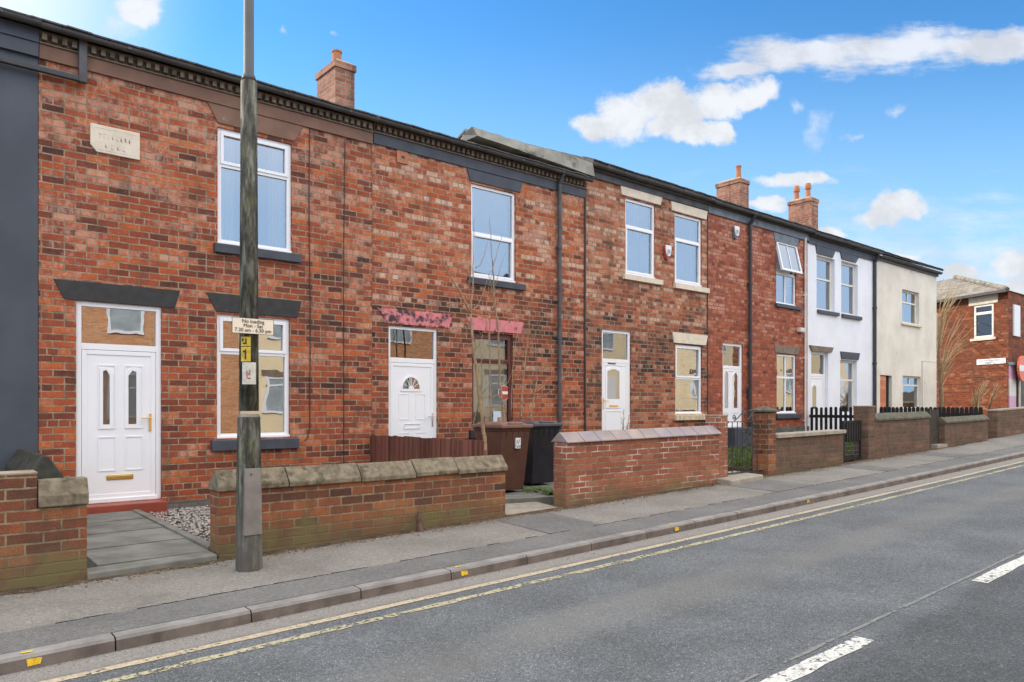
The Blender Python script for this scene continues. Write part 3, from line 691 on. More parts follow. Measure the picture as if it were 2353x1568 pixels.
def downpipe(root, x, z1, z0, y, r=.036, m='pipe_grey', swan=True):
    mb = MB(); pts = [(x, y, z0), (x, y, z1 - .3)] + ([(x, y - .0, z1 - .2), (x, y - .13, z1)] if swan else [(x, y, z1)])
    mb.tube(pts, r, 10)
    z = z0 + .5
    while z < z1 - .4: mb.tube([(x, y, z - .03), (x, y, z + .03)], r * 1.25, 10); mb.box(x - .07, x + .07, y + .01, y + .045, z - .015, z + .015); z += 1.7
    return mb.build('downpipe', M[m], root)
def q4(uL, vT, uR, vB, Y=YF):                  # opening read from the photo: left top corner, right edge, bottom at left
    return PX(uL, Y), PX(uR, Y), PZ(uL, vB, Y), PZ(uL, vT, Y)

X = [PX(88), PX(855), PX(1345), PX(1626), PX(1855.5), PX(2013.5), PX(2152)]

# ================================================================== house 0, painted dark
h0, rf, zr = house('painted_terraced_house', 'anthracite painted terraced house cut off by the left edge', -4.0, X[0], -1.3, 4.30, 'anthracite', [])
MB().box(-4, X[0] - .003, YF - .05, YF, 4.08, 4.24).build('frieze', M['anthracite'], h0)
MB().box(-4, X[0] - .003, YF - .07, YF, 4.24, 4.40).build('frieze', M['anthracite'], h0)
gutter(h0, -4, X[0], YF - .19, 4.425, .055)

# ================================================================== house 1
d1 = q4(175.2, 690.3, 371.4, 1161); w1 = q4(498.5, 721, 666, 1008); w1u = q4(500, 291, 670.5, 558)
h1, rf, zr = house('brick_terraced_house', 'red brick terraced house with date stone and plain white door, nearest complete house', X[0], X[1], -1.3, 4.30, 'brick1', [d1, w1, w1u])
def frieze_old(root, x0, x1, z0, m, dm):
    MB().box(x0, x1, YF - .035, YF, z0, z0 + .17).build('frieze', M[m], root, bevel=.004)
    MB().box(x0, x1, YF - .06, YF, z0 + .17, z0 + .185).build('frieze', M[dm], root)
    MB().box(x0, x1, YF - .03, YF, z0 + .186, z0 + .33).build('frieze', M['brownstone'], root); prof = []; x = x0 + .02                      # one toothed strip
    while x < x1 - .1:
        prof += [(x, YF - .031), (x, YF - .10 + random.uniform(-.004, .004)), (x + .052, YF - .10), (x + .052, YF - .031)]; x += .102
    n = len(prof); zb_, zt_ = z0 + .2, z0 + .278; vs = [(a, b_, zb_ + random.uniform(0, .006)) for a, b_ in prof] + [(a, b_, zt_) for a, b_ in prof]
    mb = MB().add(vs, [(i, i + 1, i + 1 + n, i + n) for i in range(n - 1)] + [(i, i + 3, i + 2, i + 1) for i in range(0, n - 3, 4)])
    return mb.build('dentil_course', M['dentil'], root)
frieze_old(h1, X[0] + .004, X[1] - .002, 4.075, 'brown_paint', 'brownstone')
gutter(h1, X[0], X[1], YF - .185, 4.415, .05)
def lint(root, ul, vt, ur, ulb, vb, urb, m, proud=.012, **k):
    lintel(root, PX(ul), PX(ur), PX(ulb), PX(urb), PZ(ulb, vb), PZ(ul, vt), YF, m, proud, **k)
lint(h1, 122, 640.6, 413.6, 147.6, 687.7, 401.5, 'dark_lintel'); lint(h1, 472.7, 671.5, 693, 497, 716, 682, 'dark_lintel')
lint(h1, 473, 229, 697.5, 500, 283, 676, 'brown_paint', .02)
sill(h1, PX(484), PX(683), PZ(484, 1037), PZ(484, 1011), YF, 'slate_paint'); sill(h1, PX(490), PX(689), PZ(490, 580), PZ(490, 557.5), YF, 'slate_paint')
zt = PZ(505, 809); window(h1, *w1, YF, zt, gl='glass_low', dress=board(), w_=.06)
window(h1, *w1u, YF, PZ(502, 376), gl='glass_up', dress=curtains(.24), w_=.06)
fr, leaf, fy = door_set(h1, *d1, PZ(200, 797), YF)
def DXz(u, v): return P(u, v, YF)
for ul, ur in ((238, 253.5), (296.5, 315)):
    a, b_ = PX(ul), PX(ur); pts = [(a, PZ(240, 976)), (b_, PZ(240, 976)), (b_, PZ(240, 862)), (a + (b_ - a) * .5, PZ(240, 850)), (a, PZ(240, 853))] if ul < 250 else [(a, PZ(240, 976)), (b_, PZ(240, 976)), (b_, PZ(240, 853)), (a + (b_ - a) * .5, PZ(240, 850)), (a, PZ(240, 862))]
    inset_pane(leaf, pts, fy, 'glass_dark', .04)
mb = MB()
for ul, ur in ((226, 268), (289, 331)):
    rim(mb, PX(ul), PX(ur), PZ(240, 1084), PZ(240, 1004), fy)
    rim(mb, PX(ul), PX(ur), PZ(240, 986), PZ(240, 838), fy)
mb.build('moulding', M['upvc'], leaf)
slot(leaf, PX(246), PX(308), PZ(246, 1105), PZ(246, 1093), fy)
plate_handle(leaf, PX(346.5), PZ(346, 960), fy - .006, -1)
MB().box(d1[0] + .01, d1[1] + .0, YF - .26, YF + .05, -1.5, d1[2] - .005).build('door_step', M['red_tile'], h1, bevel=.01)
MB().box(d1[0] + .1, d1[1] + 1.9, YF - .04, YF + .01, -1.5, -1.24).build('plinth', M['brick_plinth'], h1)
# date stone with worn carving
a, b_, c, d = PX(207), PX(321), PZ(207, 347), PZ(207, 283)
ds_ = MB().prism_y([(a + .07, c), (b_, c), (b_, d), (a, d), (a, c + .08)], YF - .02, YF + .05).build('date_stone', M['cream_stone'], h1, bevel=.008)
mb = MB(); rr = random.Random(5)
mb.box(a + .09, b_ - .05, YF - .0225, YF - .019, c + .035, c + .042); mb.box(a + .05, b_ - .05, YF - .0225, YF - .019, d - .042, d - .035)
for row, n in ((.62, 8), (.28, 4)):
    for k in range(n):
        x = a + (b_ - a) * (.5 + (k - (n - 1) / 2) * (.085 if n == 8 else .12)); z = c + (d - c) * row
        mb.box(x - .014, x - .006, YF - .024, YF - .018, z - .03, z + .03)
        if rr.random() < .8: mb.box(x - .014, x + .012, YF - .024, YF - .018, z + rr.choice((-.03, 0, .022)), z + rr.choice((-.022, .008, .03)))
mb.build('carving', M['cream_stone'], ds_)
# cables, corner downpipe
mb = MB(); xc = PX(711); mb.tube([(PX(700), YF - .012, PZ(700, 1013)), (PX(706), YF - .012, PZ(706, 1006)), (xc, YF - .012, PZ(711, 985)), (xc + .01, YF - .012, 1.2), (xc - .01, YF - .012, 3.0), (xc, YF - .012, 4.08)], .008, 6); mb.build('cable', M['black_metal'], h1)
MB().tube([(PX(789), YF - .01, -1.1), (PX(789), YF - .01, PZ(789, 600)), (PX(792.5), YF - .01, 4.06)], .006, 6).build('cable', M['black_metal'], h1)
yb = YF - .08; xa, zb_ = P(190, 182, yb)
MB().box(xa - .045, xa + .045, yb - .04, yb + .03, zb_ - .05, 4.40).build('downpipe', M['pipe_grey'], h1, bevel=.01)
MB().box(-4, xa + .03, yb - .032, yb + .02, zb_ - .045, zb_ + .02).build('downpipe', M['black_metal'], h1, bevel=.01)
chimney(rf, h1, PX(781, 14.2), 14.4, zr, 7.16, .44, .86, [(-.02, -.1, .30, .10, 0)])

# ================================================================== house 2
d2 = q4(893, 747.7, 1005.6, 1028); w2 = q4(1084.3, 762.9, 1179.5, 984); w2u = q4(1082.7, 420.4, 1185, 636)
h2, rf, zr = house('brick_terraced_house', 'orange brick terraced house with flaking pink lintels and sapling growing in front', X[1], X[2], -1.25, 4.30, 'brick2', [d2, w2, w2u])
xm_ = PX(857); frieze_old(h2, xm_, X[2] - .004, 4.09, 'slate_paint', 'brownstone'); gutter(h2, X[1], X[2], YF - .185, 4.415, .05)
lint(h2, 865.6, 707, 1039.5, 892, 743.5, 1031.4, 'pink_flaked'); lint(h2, 1071, 728.6, 1202.5, 1086, 758.6, 1196, 'pink')
lint(h2, 1069, 376, 1202, 1079, 415, 1194, 'slate_paint', .02)
sill(h2, PX(1074), PX(1203.5), PZ(1074, 652), PZ(1074, 636), YF, 'slate_paint'); sill(h2, PX(1077), PX(1190), PZ(1077, 1008), PZ(1077, 988), YF, 'dark_lintel')
window(h2, *w2, YF, PZ(1084, 830), fm='maroon', gl='glass_dim', dress=net('blind', 2), w_=.07, rev=.045)
window(h2, *w2u, YF, PZ(1083, 533), gl='glass_up', dress=net('blind', 1), w_=.05, sash_top=False, sash_low=True)
# stickers on the lower window
x_, z_ = P(1158, 903, YF + .07); st = thing('no_entry_sticker', 'round red sticker with white bar on the maroon window', 'sticker', (x_, YF + .065, z_))
ring = lambda r: [(x_ + r * math.cos(k * math.pi / 12), z_ + r * math.sin(k * math.pi / 12)) for k in range(24)]
MB().prism_y(ring(.135), YF + .068, YF + .072).build('rim', M['sticker'], st); MB().prism_y(ring(.125), YF + .064, YF + .068).build('disc', M['red_sign'], st); MB().box(x_ - .085, x_ + .085, YF + .061, YF + .064, z_ - .025, z_ + .025).build('bar', M['sticker'], st)
x_, z_ = P(1142, 958, YF + .07); st = thing('window_notice', 'pale blue paper notice low in the maroon framed window', 'notice', (x_, YF + .065, z_))
MB().box(x_ - .09, x_ + .09, YF + .064, YF + .068, z_ - .14, z_ + .1).build('sheet', M['blue_paper'], st); MB().box(x_ + .0, x_ + .08, YF + .061, YF + .064, z_ - .1, z_ - .01).build('picture', M['terracotta'], st)
fr, leaf, fy = door_set(h2, *d2, PZ(904, 828), YF, w_=.05)
xc, zc_ = DXz(947.5, 894); pts = [(xc + .165 * math.cos(k * math.pi / 10), zc_ + .19 * math.sin(k * math.pi / 10)) for k in range(11)]
inner = [(xc + .05 * math.cos(math.pi - k * math.pi / 6), zc_ + .05 * math.sin(math.pi - k * math.pi / 6)) for k in range(7)]
inset_pane(leaf, pts, fy, 'glass_wavy', .03)
mb = MB().prism_y(inner[::-1], fy - .013, fy)
for k in (1, 2, 3, 4, 5):
    q = k * math.pi / 6; mb.tube([(xc + .04 * math.cos(q), fy - .008, zc_ + .04 * math.sin(q)), (xc + .165 * math.cos(q), fy - .008, zc_ + .185 * math.sin(q))], .005, 5)
a, b_ = PX(921), PX(975)
for ua, ub, va, vb in ((919, 943, 905, 965), (958, 980, 905, 965), (919, 943, 995, 1012), (958, 980, 995, 1012)): rim(mb, PX(ua), PX(ub), PZ(930, vb), PZ(930, va), fy, .01, .006)
rim(mb, PX(931.5), PX(968), PZ(930, 986), PZ(930, 974), fy, .008, .012); mb.box(xc - .2, xc + .2, fy - .01, fy, zc_ - .03, zc_ - .018)
mb.build('moulding', M['upvc'], leaf); plate_handle(leaf, d2[1] - .085, PZ(985, 957), fy - .006, -1, 'chrome')
MB().box(d2[0], d2[1], YF - .3, YF + .04, -1.5, d2[2] - .004).build('door_step', M['flag'], h2, bevel=.01)
downpipe(h2, PX(1288.5, 10.1), 4.42, -.9, YF - .07, .04)
MB().tube([(X[2] - .02, YF - .02, -1.0), (X[2] - .03, YF - .02, 1.5), (X[2] - .02, YF - .02, 4.35)], .019, 6).build('cable', M['black_metal'], h2)
x_, z_ = DXz(923.5, 359); MB().box(x_ - .1, x_ + .1, YF - .02, YF + .01, z_ - .12, z_ + .12).build('air_brick', M['terracotta'], h2); MB().box(x_ - .02, x_ + .04, YF - .024, YF - .018, z_ - .04, z_ + .0).build('air_brick_hole', M['black_metal'], h2)
xa = P(1090, 290, 9.95)[0]; mb = MB(); n = 16; vs = []
for i in range(n + 1):                          # weathered upstand along the eaves
    x = xa + (X[2] - .01 - xa) * i / n; j = random.uniform(-.012, .012)
    q = i / n; j *= 1.6; vs += [(x + (.0 if i else .06), 9.94 + random.uniform(-.01, .01), 4.585 - .12 * q), (x + (0 if i else -.02), 9.99 + random.uniform(-.012, .012), 4.72 + j + .04 * q), (x, 10.03, 4.735 + j + .04 * q), (x, 10.3, 4.68), (x, 10.3, 4.55 - .08 * q)]
fs = []
for i in range(n):
    for k in range(5): fs.append((5*i + k, 5*i + 5 + k, 5*i + 5 + (k + 1) % 5, 5*i + (k + 1) % 5))
mb.add(vs, fs + [(0, 1, 2, 3, 4)[::-1], tuple(5 * n + k for k in range(5))]).build('eaves_upstand', M['lead'], h2)

# ================================================================== house 3
d3 = q4(1383, 756, 1450, 1026); w3 = q4(1551.8, 791, 1613.5, 952); w3a = q4(1436.8, 453.6, 1506, 629); w3b = q4(1550.3, 488, 1612.8, 649)
h3, rf, zr = house('brick_terraced_house', 'brown brick terraced house with cream lintels and two upstairs windows', X[2], X[3], -1.1, 4.66, 'brick3', [d3, w3, w3a, w3b], ridge=1.9)
MB().box(X[2] + .004, X[3], YF - .04, YF, 4.535, 4.68).build('frieze', M['greyfrieze'], h3, bevel=.004)
MB().box(X[2] + .004, X[3], YF - .1, YF, 4.66, 4.74).build('frieze', M['gutter'], h3); gutter(h3, X[2] + .01, X[3], YF - .17, 4.75, .055)
lint(h3, 1424.3, 427.4, 1520, 1427, 448, 1516, 'cream_stone', .03); lint(h3, 1540.2, 462.7, 1624, 1542, 484, 1621, 'cream_stone', .03)
lint(h3, 1543.3, 763.4, 1624.6, 1547.3, 788, 1620, 'cream_stone', .03)
sill(h3, PX(1430.4), PX(1518.6), PZ(1430.4, 642), PZ(1430.4, 629), YF, 'cream_stone'); sill(h3, PX(1547.3), PX(1625.5), PZ(1547.3, 662.5), PZ(1547.3, 649.6), YF, 'cream_stone')
sill(h3, PX(1548.7), PX(1623), PZ(1548.7, 966.5), PZ(1548.7, 953), YF, 'rough_stone')
window(h3, *w3, YF, PZ(1552, 869), gl='glass_low', dress=net('curtain', 5, .35)); window(h3, *w3a, YF, PZ(1437, 517), dress=vblind(n=9), sash_top=False, sash_low=True); window(h3, *w3b, YF, PZ(1550, 546.5), dress=vblind(n=9), sash_top=False, sash_low=True)
fr, leaf, fy = door_set(h3, *d3, PZ(1388, 829), YF)
a, b_, c, d = PX(1398), PX(1426), PZ(1398, 917), PZ(1398, 848)
inset_pane(leaf, arch_pts(a, b_, c, d, .05), fy, 'glass_wavy', .05)
slot(leaf, PX(1401.5), PX(1423.5), PZ(1401, 937), PZ(1401, 929.5), fy); plate_handle(leaf, PX(1388.5), PZ(1388, 921), fy - .008, 1, 'brass')
mb = MB(); rim(mb, PX(1394), PX(1431), PZ(1394, 1000), PZ(1394, 944), fy); rim(mb, PX(1394), PX(1431), PZ(1394, 923), PZ(1394, 838), fy); mb.build('moulding', M['upvc'], leaf)
a, b_, c, d = PX(1399.5), PX(1418), PZ(1399, 837), PZ(1399, 829.5)
MB().box(a, b_, fy - .01, fy, c, d).build('number_plaque', M['terracotta'], leaf)
for k in range(4):
    x = a + (b_ - a) * (k + .5) / 4; MB().box(x - .008, x + (.002 if k == 0 else .014), fy - .013, fy - .01, c + .018, d - .018).build('number_tile', M['cream_stone'], leaf)
def alarm(root, u, v, lab, tint='sticker', low='red_sign', s=.16):
    x, z = P(u, v, YF - .05); pl = [(-.6, 1.), (.6, 1.), (.68, .6), (.42, -.62), (0, -1), (-.42, -.62), (-.68, .6)]
    o_ = thing('alarm_box', lab, 'alarm box', (x, YF, z), 'burglar alarm boxes')
    MB().prism_y([(x + a * s * .86, z + b_ * s * .97 - .005) for a, b_ in reversed(pl)], YF - .07, YF - .002).build('backplate', M[low], o_, bevel=.008)
    pl2 = [(-.55, .95), (.55, .95), (.62, .6), (.42, -.3), (.2, -.55), (-.2, -.55), (-.42, -.3), (-.62, .6)]
    MB().prism_y([(x + a * s, z + b_ * s + .01) for a, b_ in reversed(pl2)], YF - .10, YF - .068).build('cover', M[tint], o_, bevel=.01)
    mb = MB()
    for k in range(3): mb.box(x - .05 + k * .035, x - .03 + k * .035, YF - .103, YF - .1, z - .05 + k * .02, z + .07)
    mb.build('emblem', M['bluegrey'], o_)
alarm(h3, 1533, 582, 'white alarm box with red tip between two upstairs windows')
MB().tube([(X[3] - .01, YF - .012, -.6), (X[3] - .02, YF - .012, 2.), (X[3] - .01, YF - .012, 4.5)], .012, 6).build('cable', M['black_metal'], h3)

# ================================================================== house 4
d4 = q4(1660.8, 787.6, 1706.6, 983); w4 = q4(1784.8, 812.8, 1829.6, 950.7); w4u = q4(1783.5, 553.7, 1829.6, 697.4)
h4, rf4, zr = house('brick_terraced_house', 'deep red brick terraced house with georgian bar windows and open top sash', X[3], X[4], -1.0, 4.64, 'brick4', [d4, w4, w4u], ridge=1.9)
MB().box(X[3], X[4], YF - .04, YF, 4.49, 4.66).build('frieze', M['bluegrey'], h4, bevel=.004)
MB().box(X[3], X[4], YF - .1, YF, 4.66, 4.72).build('frieze', M['gutter'], h4); gutter(h4, X[3], X[4], YF - .17, 4.73, .055)
MB().box(X[3] + .005, X[4] - .005, YF - .05, YF, -1.4, -.55).build('plinth', M['brick_plinth'], h4)
lint(h4, 1776.6, 533.5, 1835, 1780.4, 555.5, 1831, 'bluegrey', .02); lint(h4, 1778.8, 791.6, 1836, 1781, 811, 1834, 'brownstone', .02)
sill(h4, PX(1780.4), PX(1838), PZ(1780.4, 705), PZ(1780.4, 696), YF, 'slate_paint'); sill(h4, PX(1781.7), PX(1838), PZ(1781.7, 962.4), PZ(1781.7, 951.3), YF, 'slate_paint')
window(h4, *w4, YF, PZ(1785, 867), gl='glass_low', mull=1, dress=net('curtain', 8), sash_top=False, w_=.06)
# upstairs: fixed lower light, top sash swung out at the bottom
a, b_, c, d = w4u; zm = PZ(1784, 627)
wf = window(h4, a, b_, c, zm + .03, YF, None, mull=1, dress=net('curtain', 8))
mb = MB(); frame_rect(mb, a, b_, zm + .03, d, .03, YF + .06, YF + .1); mb.build('window_surround', M['upvc'], h4)
sash = MB(); frame_rect(sash, 0, b_ - a, -(d - zm - .03), 0, .055, -.03, .03); sash.box((b_ - a) / 2 - .014, (b_ - a) / 2 + .014, -.02, .02, -(d - zm - .03) + .05, -.05)
so = sash.build('open_sash', M['upvc'], None, bevel=.004); so.parent = h4; o_ = OFF[h4.name]; so.location = (a - o_[0], YF + .02 - o_[1], d - o_[2]); so.rotation_euler = (R(-13), 0, 0); OFF[so.name] = (0, 0, 0)
MB().box(.05, b_ - a - .05, -.003, .003, -(d - zm - .03) + .05, -.05).build('pane', M['glass_up'], so)
mb = MB(); drape(mb, a + .05, b_ - .05, zm, d - .03, YF + .16, 8, .012); mb.build('net_curtain', M['curtain'], h4, smooth=True)
fr, leaf, fy = door_set(h4, *d4, PZ(1662, 844), YF)
for ul, ur in ((1667.5, 1676), (1688.5, 1697.5)): inset_pane(leaf, arch_pts(PX(ul), PX(ur), PZ(1665, 938), PZ(1665, 853 if ul < 1680 else 855), .09), fy, 'glass_wavy', .035)
MB().box(d4[0] - .03, d4[1] + .05, YF - .35, YF + .04, -1.4, d4[2] - .004).build('door_step', M['slate_paint'], h4, bevel=.01)
alarm(h4, 1690.5, 536, 'pale blue alarm box under the eaves left of the drainpipe', low='bluegrey')
downpipe(h4, PX(1726.8, 10.1), 4.68, -.9, YF - .07, .045, 'black_metal')
downpipe(h4, PX(1851.4, 10.15), 4.55, -.9, YF - .04, .03, 'white_pipe', swan=False)
x_, z_ = P(1841, 759, YF - .05); MB().box(x_ - .14, x_ + .1, YF - .12, YF, z_ - .06, z_ + .06).build('junction_box', M['white_pipe'], h4, bevel=.02)  # white junction box on the wall by the downpipe
x_, z_ = P(1720, 905, YF - .03); MB().box(x_ - .05, x_ + .05, YF - .06, YF, z_ - .1, z_ + .1).build('meter_box', M['black_metal'], h4)
chimney(rf4, h4, PX(1695, 14.2), 14.4, zr, 7.64, .52, .92, [(-.1, -.3, .42, .085, 0)])

# ================================================================== house 5, white
d5 = (PX(1864), PX(1903), -.8, PZ(1865, 808)); w5 = (PX(1930.5), PX(1969), PZ(1932, 952), PZ(1932, 827)); w5a = q4(1876.3, 586, 1918, 711.5); w5b = q4(1933, 599.5, 1971, 721)
h5, rf5, zr = house('white_terraced_house', 'white painted terraced house with charcoal lintels and frieze', X[4], X[5], -.95, 4.62, 'white_render', [d5, w5, w5a, w5b], ridge=1.9)
MB().box(X[4] + .004, X[5], YF - .04, YF, 4.44, 4.62).build('frieze', M['slate_paint'], h5, bevel=.004)
MB().box(X[4] + .004, X[5], YF - .1, YF, 4.62, 4.69).build('frieze', M['gutter'], h5); gutter(h5, X[4], X[5], YF - .17, 4.70, .055)
lint(h5, 1872, 556, 1921, 1876, 583.3, 1912, 'slate_paint', .03); lint(h5, 1928.5, 573, 1975, 1933, 596, 1965, 'slate_paint', .03)
lint(h5, 1858.4, 793.6, 1912.3, 1863, 806.5, 1908, 'brownstone', .05); lint(h5, 1930, 807.7, 1974.4, 1932.5, 825, 1971, 'slate_paint', .03)
sill(h5, PX(1877), PX(1924.5), PZ(1877, 720), PZ(1877, 711), YF, 'slate_paint'); sill(h5, PX(1933), PX(1976.5), PZ(1933, 730), PZ(1933, 721), YF, 'slate_paint')
for wn_, vt in ((w5a, 637), (w5b, 655 - 5)): window(h5, *wn_, YF, PZ(1877 if wn_ is w5a else 1933, vt), fm='cream_frame', dress=net('curtain', 7), rev=.10, sill_nose=False, sash_top=False, w_=.07)
window(h5, *w5, YF, PZ(1932, 873), fm='cream_frame', gl='glass_low', rev=.10, dress=net('curtain', 7), sill_nose=False, sash_top=False, w_=.07)
fr, leaf, fy = door_set(h5, *d5, PZ(1866, 862), YF, rev=.09)
inset_pane(leaf, arch_pts(PX(1873.5), PX(1883), PZ(1873, 940), PZ(1873, 886), .06), fy, 'glass_wavy', .06)
chimney(rf5, h5, PX(1857, 14.2), 14.4, zr, 7.86, .52, .92, [(-.05, -.22, .55, .10, 1), (-.05, .24, .55, .10, 1)])

# ================================================================== house 6, cream end house
d6 = (PX(2022.5), PX(2049.5), -.75, PZ(2023, 862)); w6 = (PX(2074.5), PX(2116), PZ(2075, 940), PZ(2075, 863.5)); w6u = q4(2073, 664.5, 2112, 741)
h6, rf6, zr = house('cream_rendered_house', 'cream rendered end house with orange door and no frieze', X[5], X[6], -.9, 4.60, 'cream_render', [d6, w6, w6u], ridge=1.9)
gutter(h6, X[5] + .03, X[6] + .05, YF - .12, 4.66, .07); MB().box(X[5], X[6] + .03, YF - .06, YF, 4.52, 4.64).build('fascia', M['gutter'], h6)
window(h6, *w6u, YF, PZ(2073, 692), fm='cream_frame', mull=[0, 1], dress=net('curtain', 7), rev=.10, sash_top=False); window(h6, *w6, YF, PZ(2075, 885), fm='cream_frame', mull=[0, 1], gl='glass_low', dress=net('curtain', 7, .4), rev=.08, sash_top=False)
sill(h6, w6u[0] - .08, w6u[1] + .1, w6u[2] - .08, w6u[2], YF, 'cream_stone')
lf = MB().box(d6[0] + .03, d6[1] - .35, YF + .03, YF + .09, d6[2], d6[3] - .05); lf.box(d6[1] - .35, d6[1], YF + .12, YF + .16, d6[2], d6[3])
x0_, x1_ = d6[0] + .03, d6[1] - .35
lf = MB().box(x0_, x1_, YF + .04, YF + .08, d6[2], d6[3] - .03)
for za, zb2 in ((-.6, 0.), (.1, .55), (.65, d6[3] - .15)): rim(lf, x0_ + .08, (x0_ + x1_) / 2 - .03, za, zb2, YF + .04, .02, .012); rim(lf, (x0_ + x1_) / 2 + .03, x1_ - .08, za, zb2, YF + .04, .02, .012)
lf.build('door', M['orange_door'], h6); MB().box(x1_, d6[1], YF + .10, YF + .14, d6[2], d6[3]).build('door_frame', M['wood_black'], h6)
downpipe(h6, PX(2013.5, 10.1), 4.62, -.9, YF - .06, .05, 'black_metal')
mb = MB().box(PX(2118), PX(2119.2), YF - .004, YF + .01, -.5, PZ(2118, 830)); mb.box(PX(2118), PX(2150), YF - .004, YF + .01, PZ(2118, 830) - .01, PZ(2118, 830)).build('render_joint', M['brownstone'], h6)

# ================================================================== corner shop
dv = Vector((.3886, .9214)).normalized(); CN = Vector(P(2317, 0, 9.6 + .0)[:1] + (9.6,)); LF = 11.0
E0 = CN + dv * LF; rz = math.atan2(-dv.y, -dv.x)
sh = thing('corner_shop', 'red brick corner shop with hipped tiled roof beyond the cream house', 'shop', (E0.x, E0.y, -.7), rz=rz)
def SL(u):                                     # local x on the side wall seen at photo column u
    a = (u - CX) / F_PX; ry, rx = DX - a * DZ, a * DX + DZ
    k = (CN.y * rx - CN.x * ry) / (dv.x * ry - dv.y * rx); q = CN + dv * k
    return LF - k, math.hypot(q.x, q.y) * 0 + (q.x * DZ + q.y * DX)
def SZ(u, v): return (HY - v) / F_PX * SL(u)[1] + .7
we = (SL(2237)[0], SL(2283)[0], SZ(2237, 779), SZ(2237, 703)); ze = SZ(2300, 671)
mb = MB(); wall_grid(mb, 0, LF, -.6, ze, [we], 0, .1)
# second face runs along the main road
c2_ = Vector((math.cos(rz), math.sin(rz))); ang = -rz
def loc2(x, y): v_ = Vector((x, y)) - E0; return (v_.x * c2_.x + v_.y * c2_.y, -v_.x * c2_.y + v_.y * c2_.x)
G = CN + Vector((9, 0)); H = E0 + Vector((9, 0)); g_, h_ = loc2(*G), loc2(*H)
mb.add([(LF, 0, -.6), (*g_, -.6), (*g_, ze), (LF, 0, ze)], [(0, 1, 2, 3)]); mb.add([(*g_, -.6), (*h_, -.6), (*h_, ze), (*g_, ze)], [(0, 1, 2, 3)]); mb.add([(*h_, -.6), (0, 0, -.6), (0, 0, ze), (*h_, ze)], [(0, 1, 2, 3)])
mb.build('wall', M['brick_shop'], sh)
mid = loc2(*(CN + Vector((4.6, 0)) + dv * 4.4)); mid2 = loc2(*(CN + Vector((4.6, 0)) + dv * 7.)); zt_ = ze + 1.75
ov_ = [(-.3, -.25), (LF + .15, -.25), (g_[0] + .3, g_[1] - .2), (h_[0], h_[1] + .3)]
mb = MB().add([(*p_, ze) for p_ in ov_] + [(*mid, zt_), (*mid2, zt_)], [(0, 1, 4, 5), (1, 2, 4), (2, 3, 5, 4), (3, 0, 5), (3, 2, 1, 0)]); roofc = mb.build('roof', M['tiles'], sh)
mb = MB(); a_, b2 = Vector((*ov_[1], ze)), Vector((*mid, zt_))
for k in range(22):
    q = a_.lerp(b2, k / 22); q2 = a_.lerp(b2, (k + .93) / 22); mb.tube([q + Vector((0, 0, .02)), q2 + Vector((0, 0, .05))], [.09, .10], 8)
mb.build('ridge_tile', M['tiles'], roofc)
MB().box(-.3, LF + .16, -.33, -.25, ze - .08, ze + .03).build('gutter', M['black_metal'], sh)
fw = MB(); frame_rect(fw, *we, .09, .02, .09); fw.box(we[0] + .09, we[1] - .09, .02, .09, we[2] + (we[3] - we[2]) * .70, we[2] + (we[3] - we[2]) * .78)
fw = fw.build('window', M['cream_frame'], sh); MB().box(we[0] + .08, we[1] - .08, .06, .065, we[2] + .05, we[3] - .05).build('pane', M['glass_dark'], fw)
MB().box(we[0] - .2, we[1] + .2, -.03, .1, we[3], we[3] + .33).build('lintel', M['cream_stone'], sh); MB().box(we[0] - .12, we[1] + .12, -.06, .1, we[2] - .1, we[2]).build('window_sill', M['cream_stone'], sh)
sx0, sx1, sz0, sz1 = SL(2245)[0], SL(2312)[0], SZ(2245, 839.5), SZ(2245, 827)
sg = MB().box(sx0, sx1, -.03, -.002, sz0, sz1).build('street_nameplate', M['sticker'], sh, bevel=.02)
text_part('lettering', 'STREET', (sz1 - sz0) * .42, M['ink'], sg, ((sx0 + sx1) / 2 - .1, -.034, sz0 + (sz1 - sz0) * .14))
mb = MB(); rr = random.Random(8); x = sx0 + .15
while x < sx1 - .25: mb.box(x, x + .03, -.034, -.03, sz0 + (sz1 - sz0) * .60, sz0 + (sz1 - sz0) * rr.choice((.82, .74, .82))); x += .07
mb.build('lettering', M['faded_ink'], sg)
# shopfront on the road face: work in a frame turned back to the street direction
sf = thing('shopfront', 'pale and pink shopfront panels with round red sign on the corner shop', 'shopfront', (CN.x, CN.y, -.7))
def sz(v, u=2330): return PZ(u, v, CN.y)
x0_ = CN.x
MB().box(x0_ + .02, x0_ + .75, CN.y - .06, CN.y - .004, sz(872), sz(842)).build('panel', M['pink_panel'], sf)
MB().box(x0_ + .02, x0_ + .75, CN.y - .06, CN.y - .004, sz(911), sz(872)).build('panel', M['pale_panel'], sf)
MB().box(x0_ + .02, x0_ + .75, CN.y - .06, CN.y - .004, -.7, sz(911)).build('panel', M['pink_panel'], sf)
MB().box(x0_ + .0, x0_ + 5, CN.y - .16, CN.y - .004, sz(841), sz(834)).build('fascia', M['bluegrey'], sf)
MB().box(x0_ + .75, x0_ + .85, CN.y - .1, CN.y - .004, -.7, sz(842)).build('panel', M['wood_black'], sf)
MB().box(x0_ + 1.0, x0_ + 1.14, CN.y - .1, CN.y - .004, -.7, sz(860)).build('panel', M['cream_stone'], sf)
MB().box(x0_ + 1.14, x0_ + 5, CN.y - .08, CN.y - .004, -.7, sz(842)).build('shutter', M['greyfrieze'], sf)
x_, z_ = P(2350, 847, CN.y - .3)
rg = lambda r: [(x_ + r * math.cos(k * math.pi / 12), z_ + r * math.sin(k * math.pi / 12)) for k in range(24)]
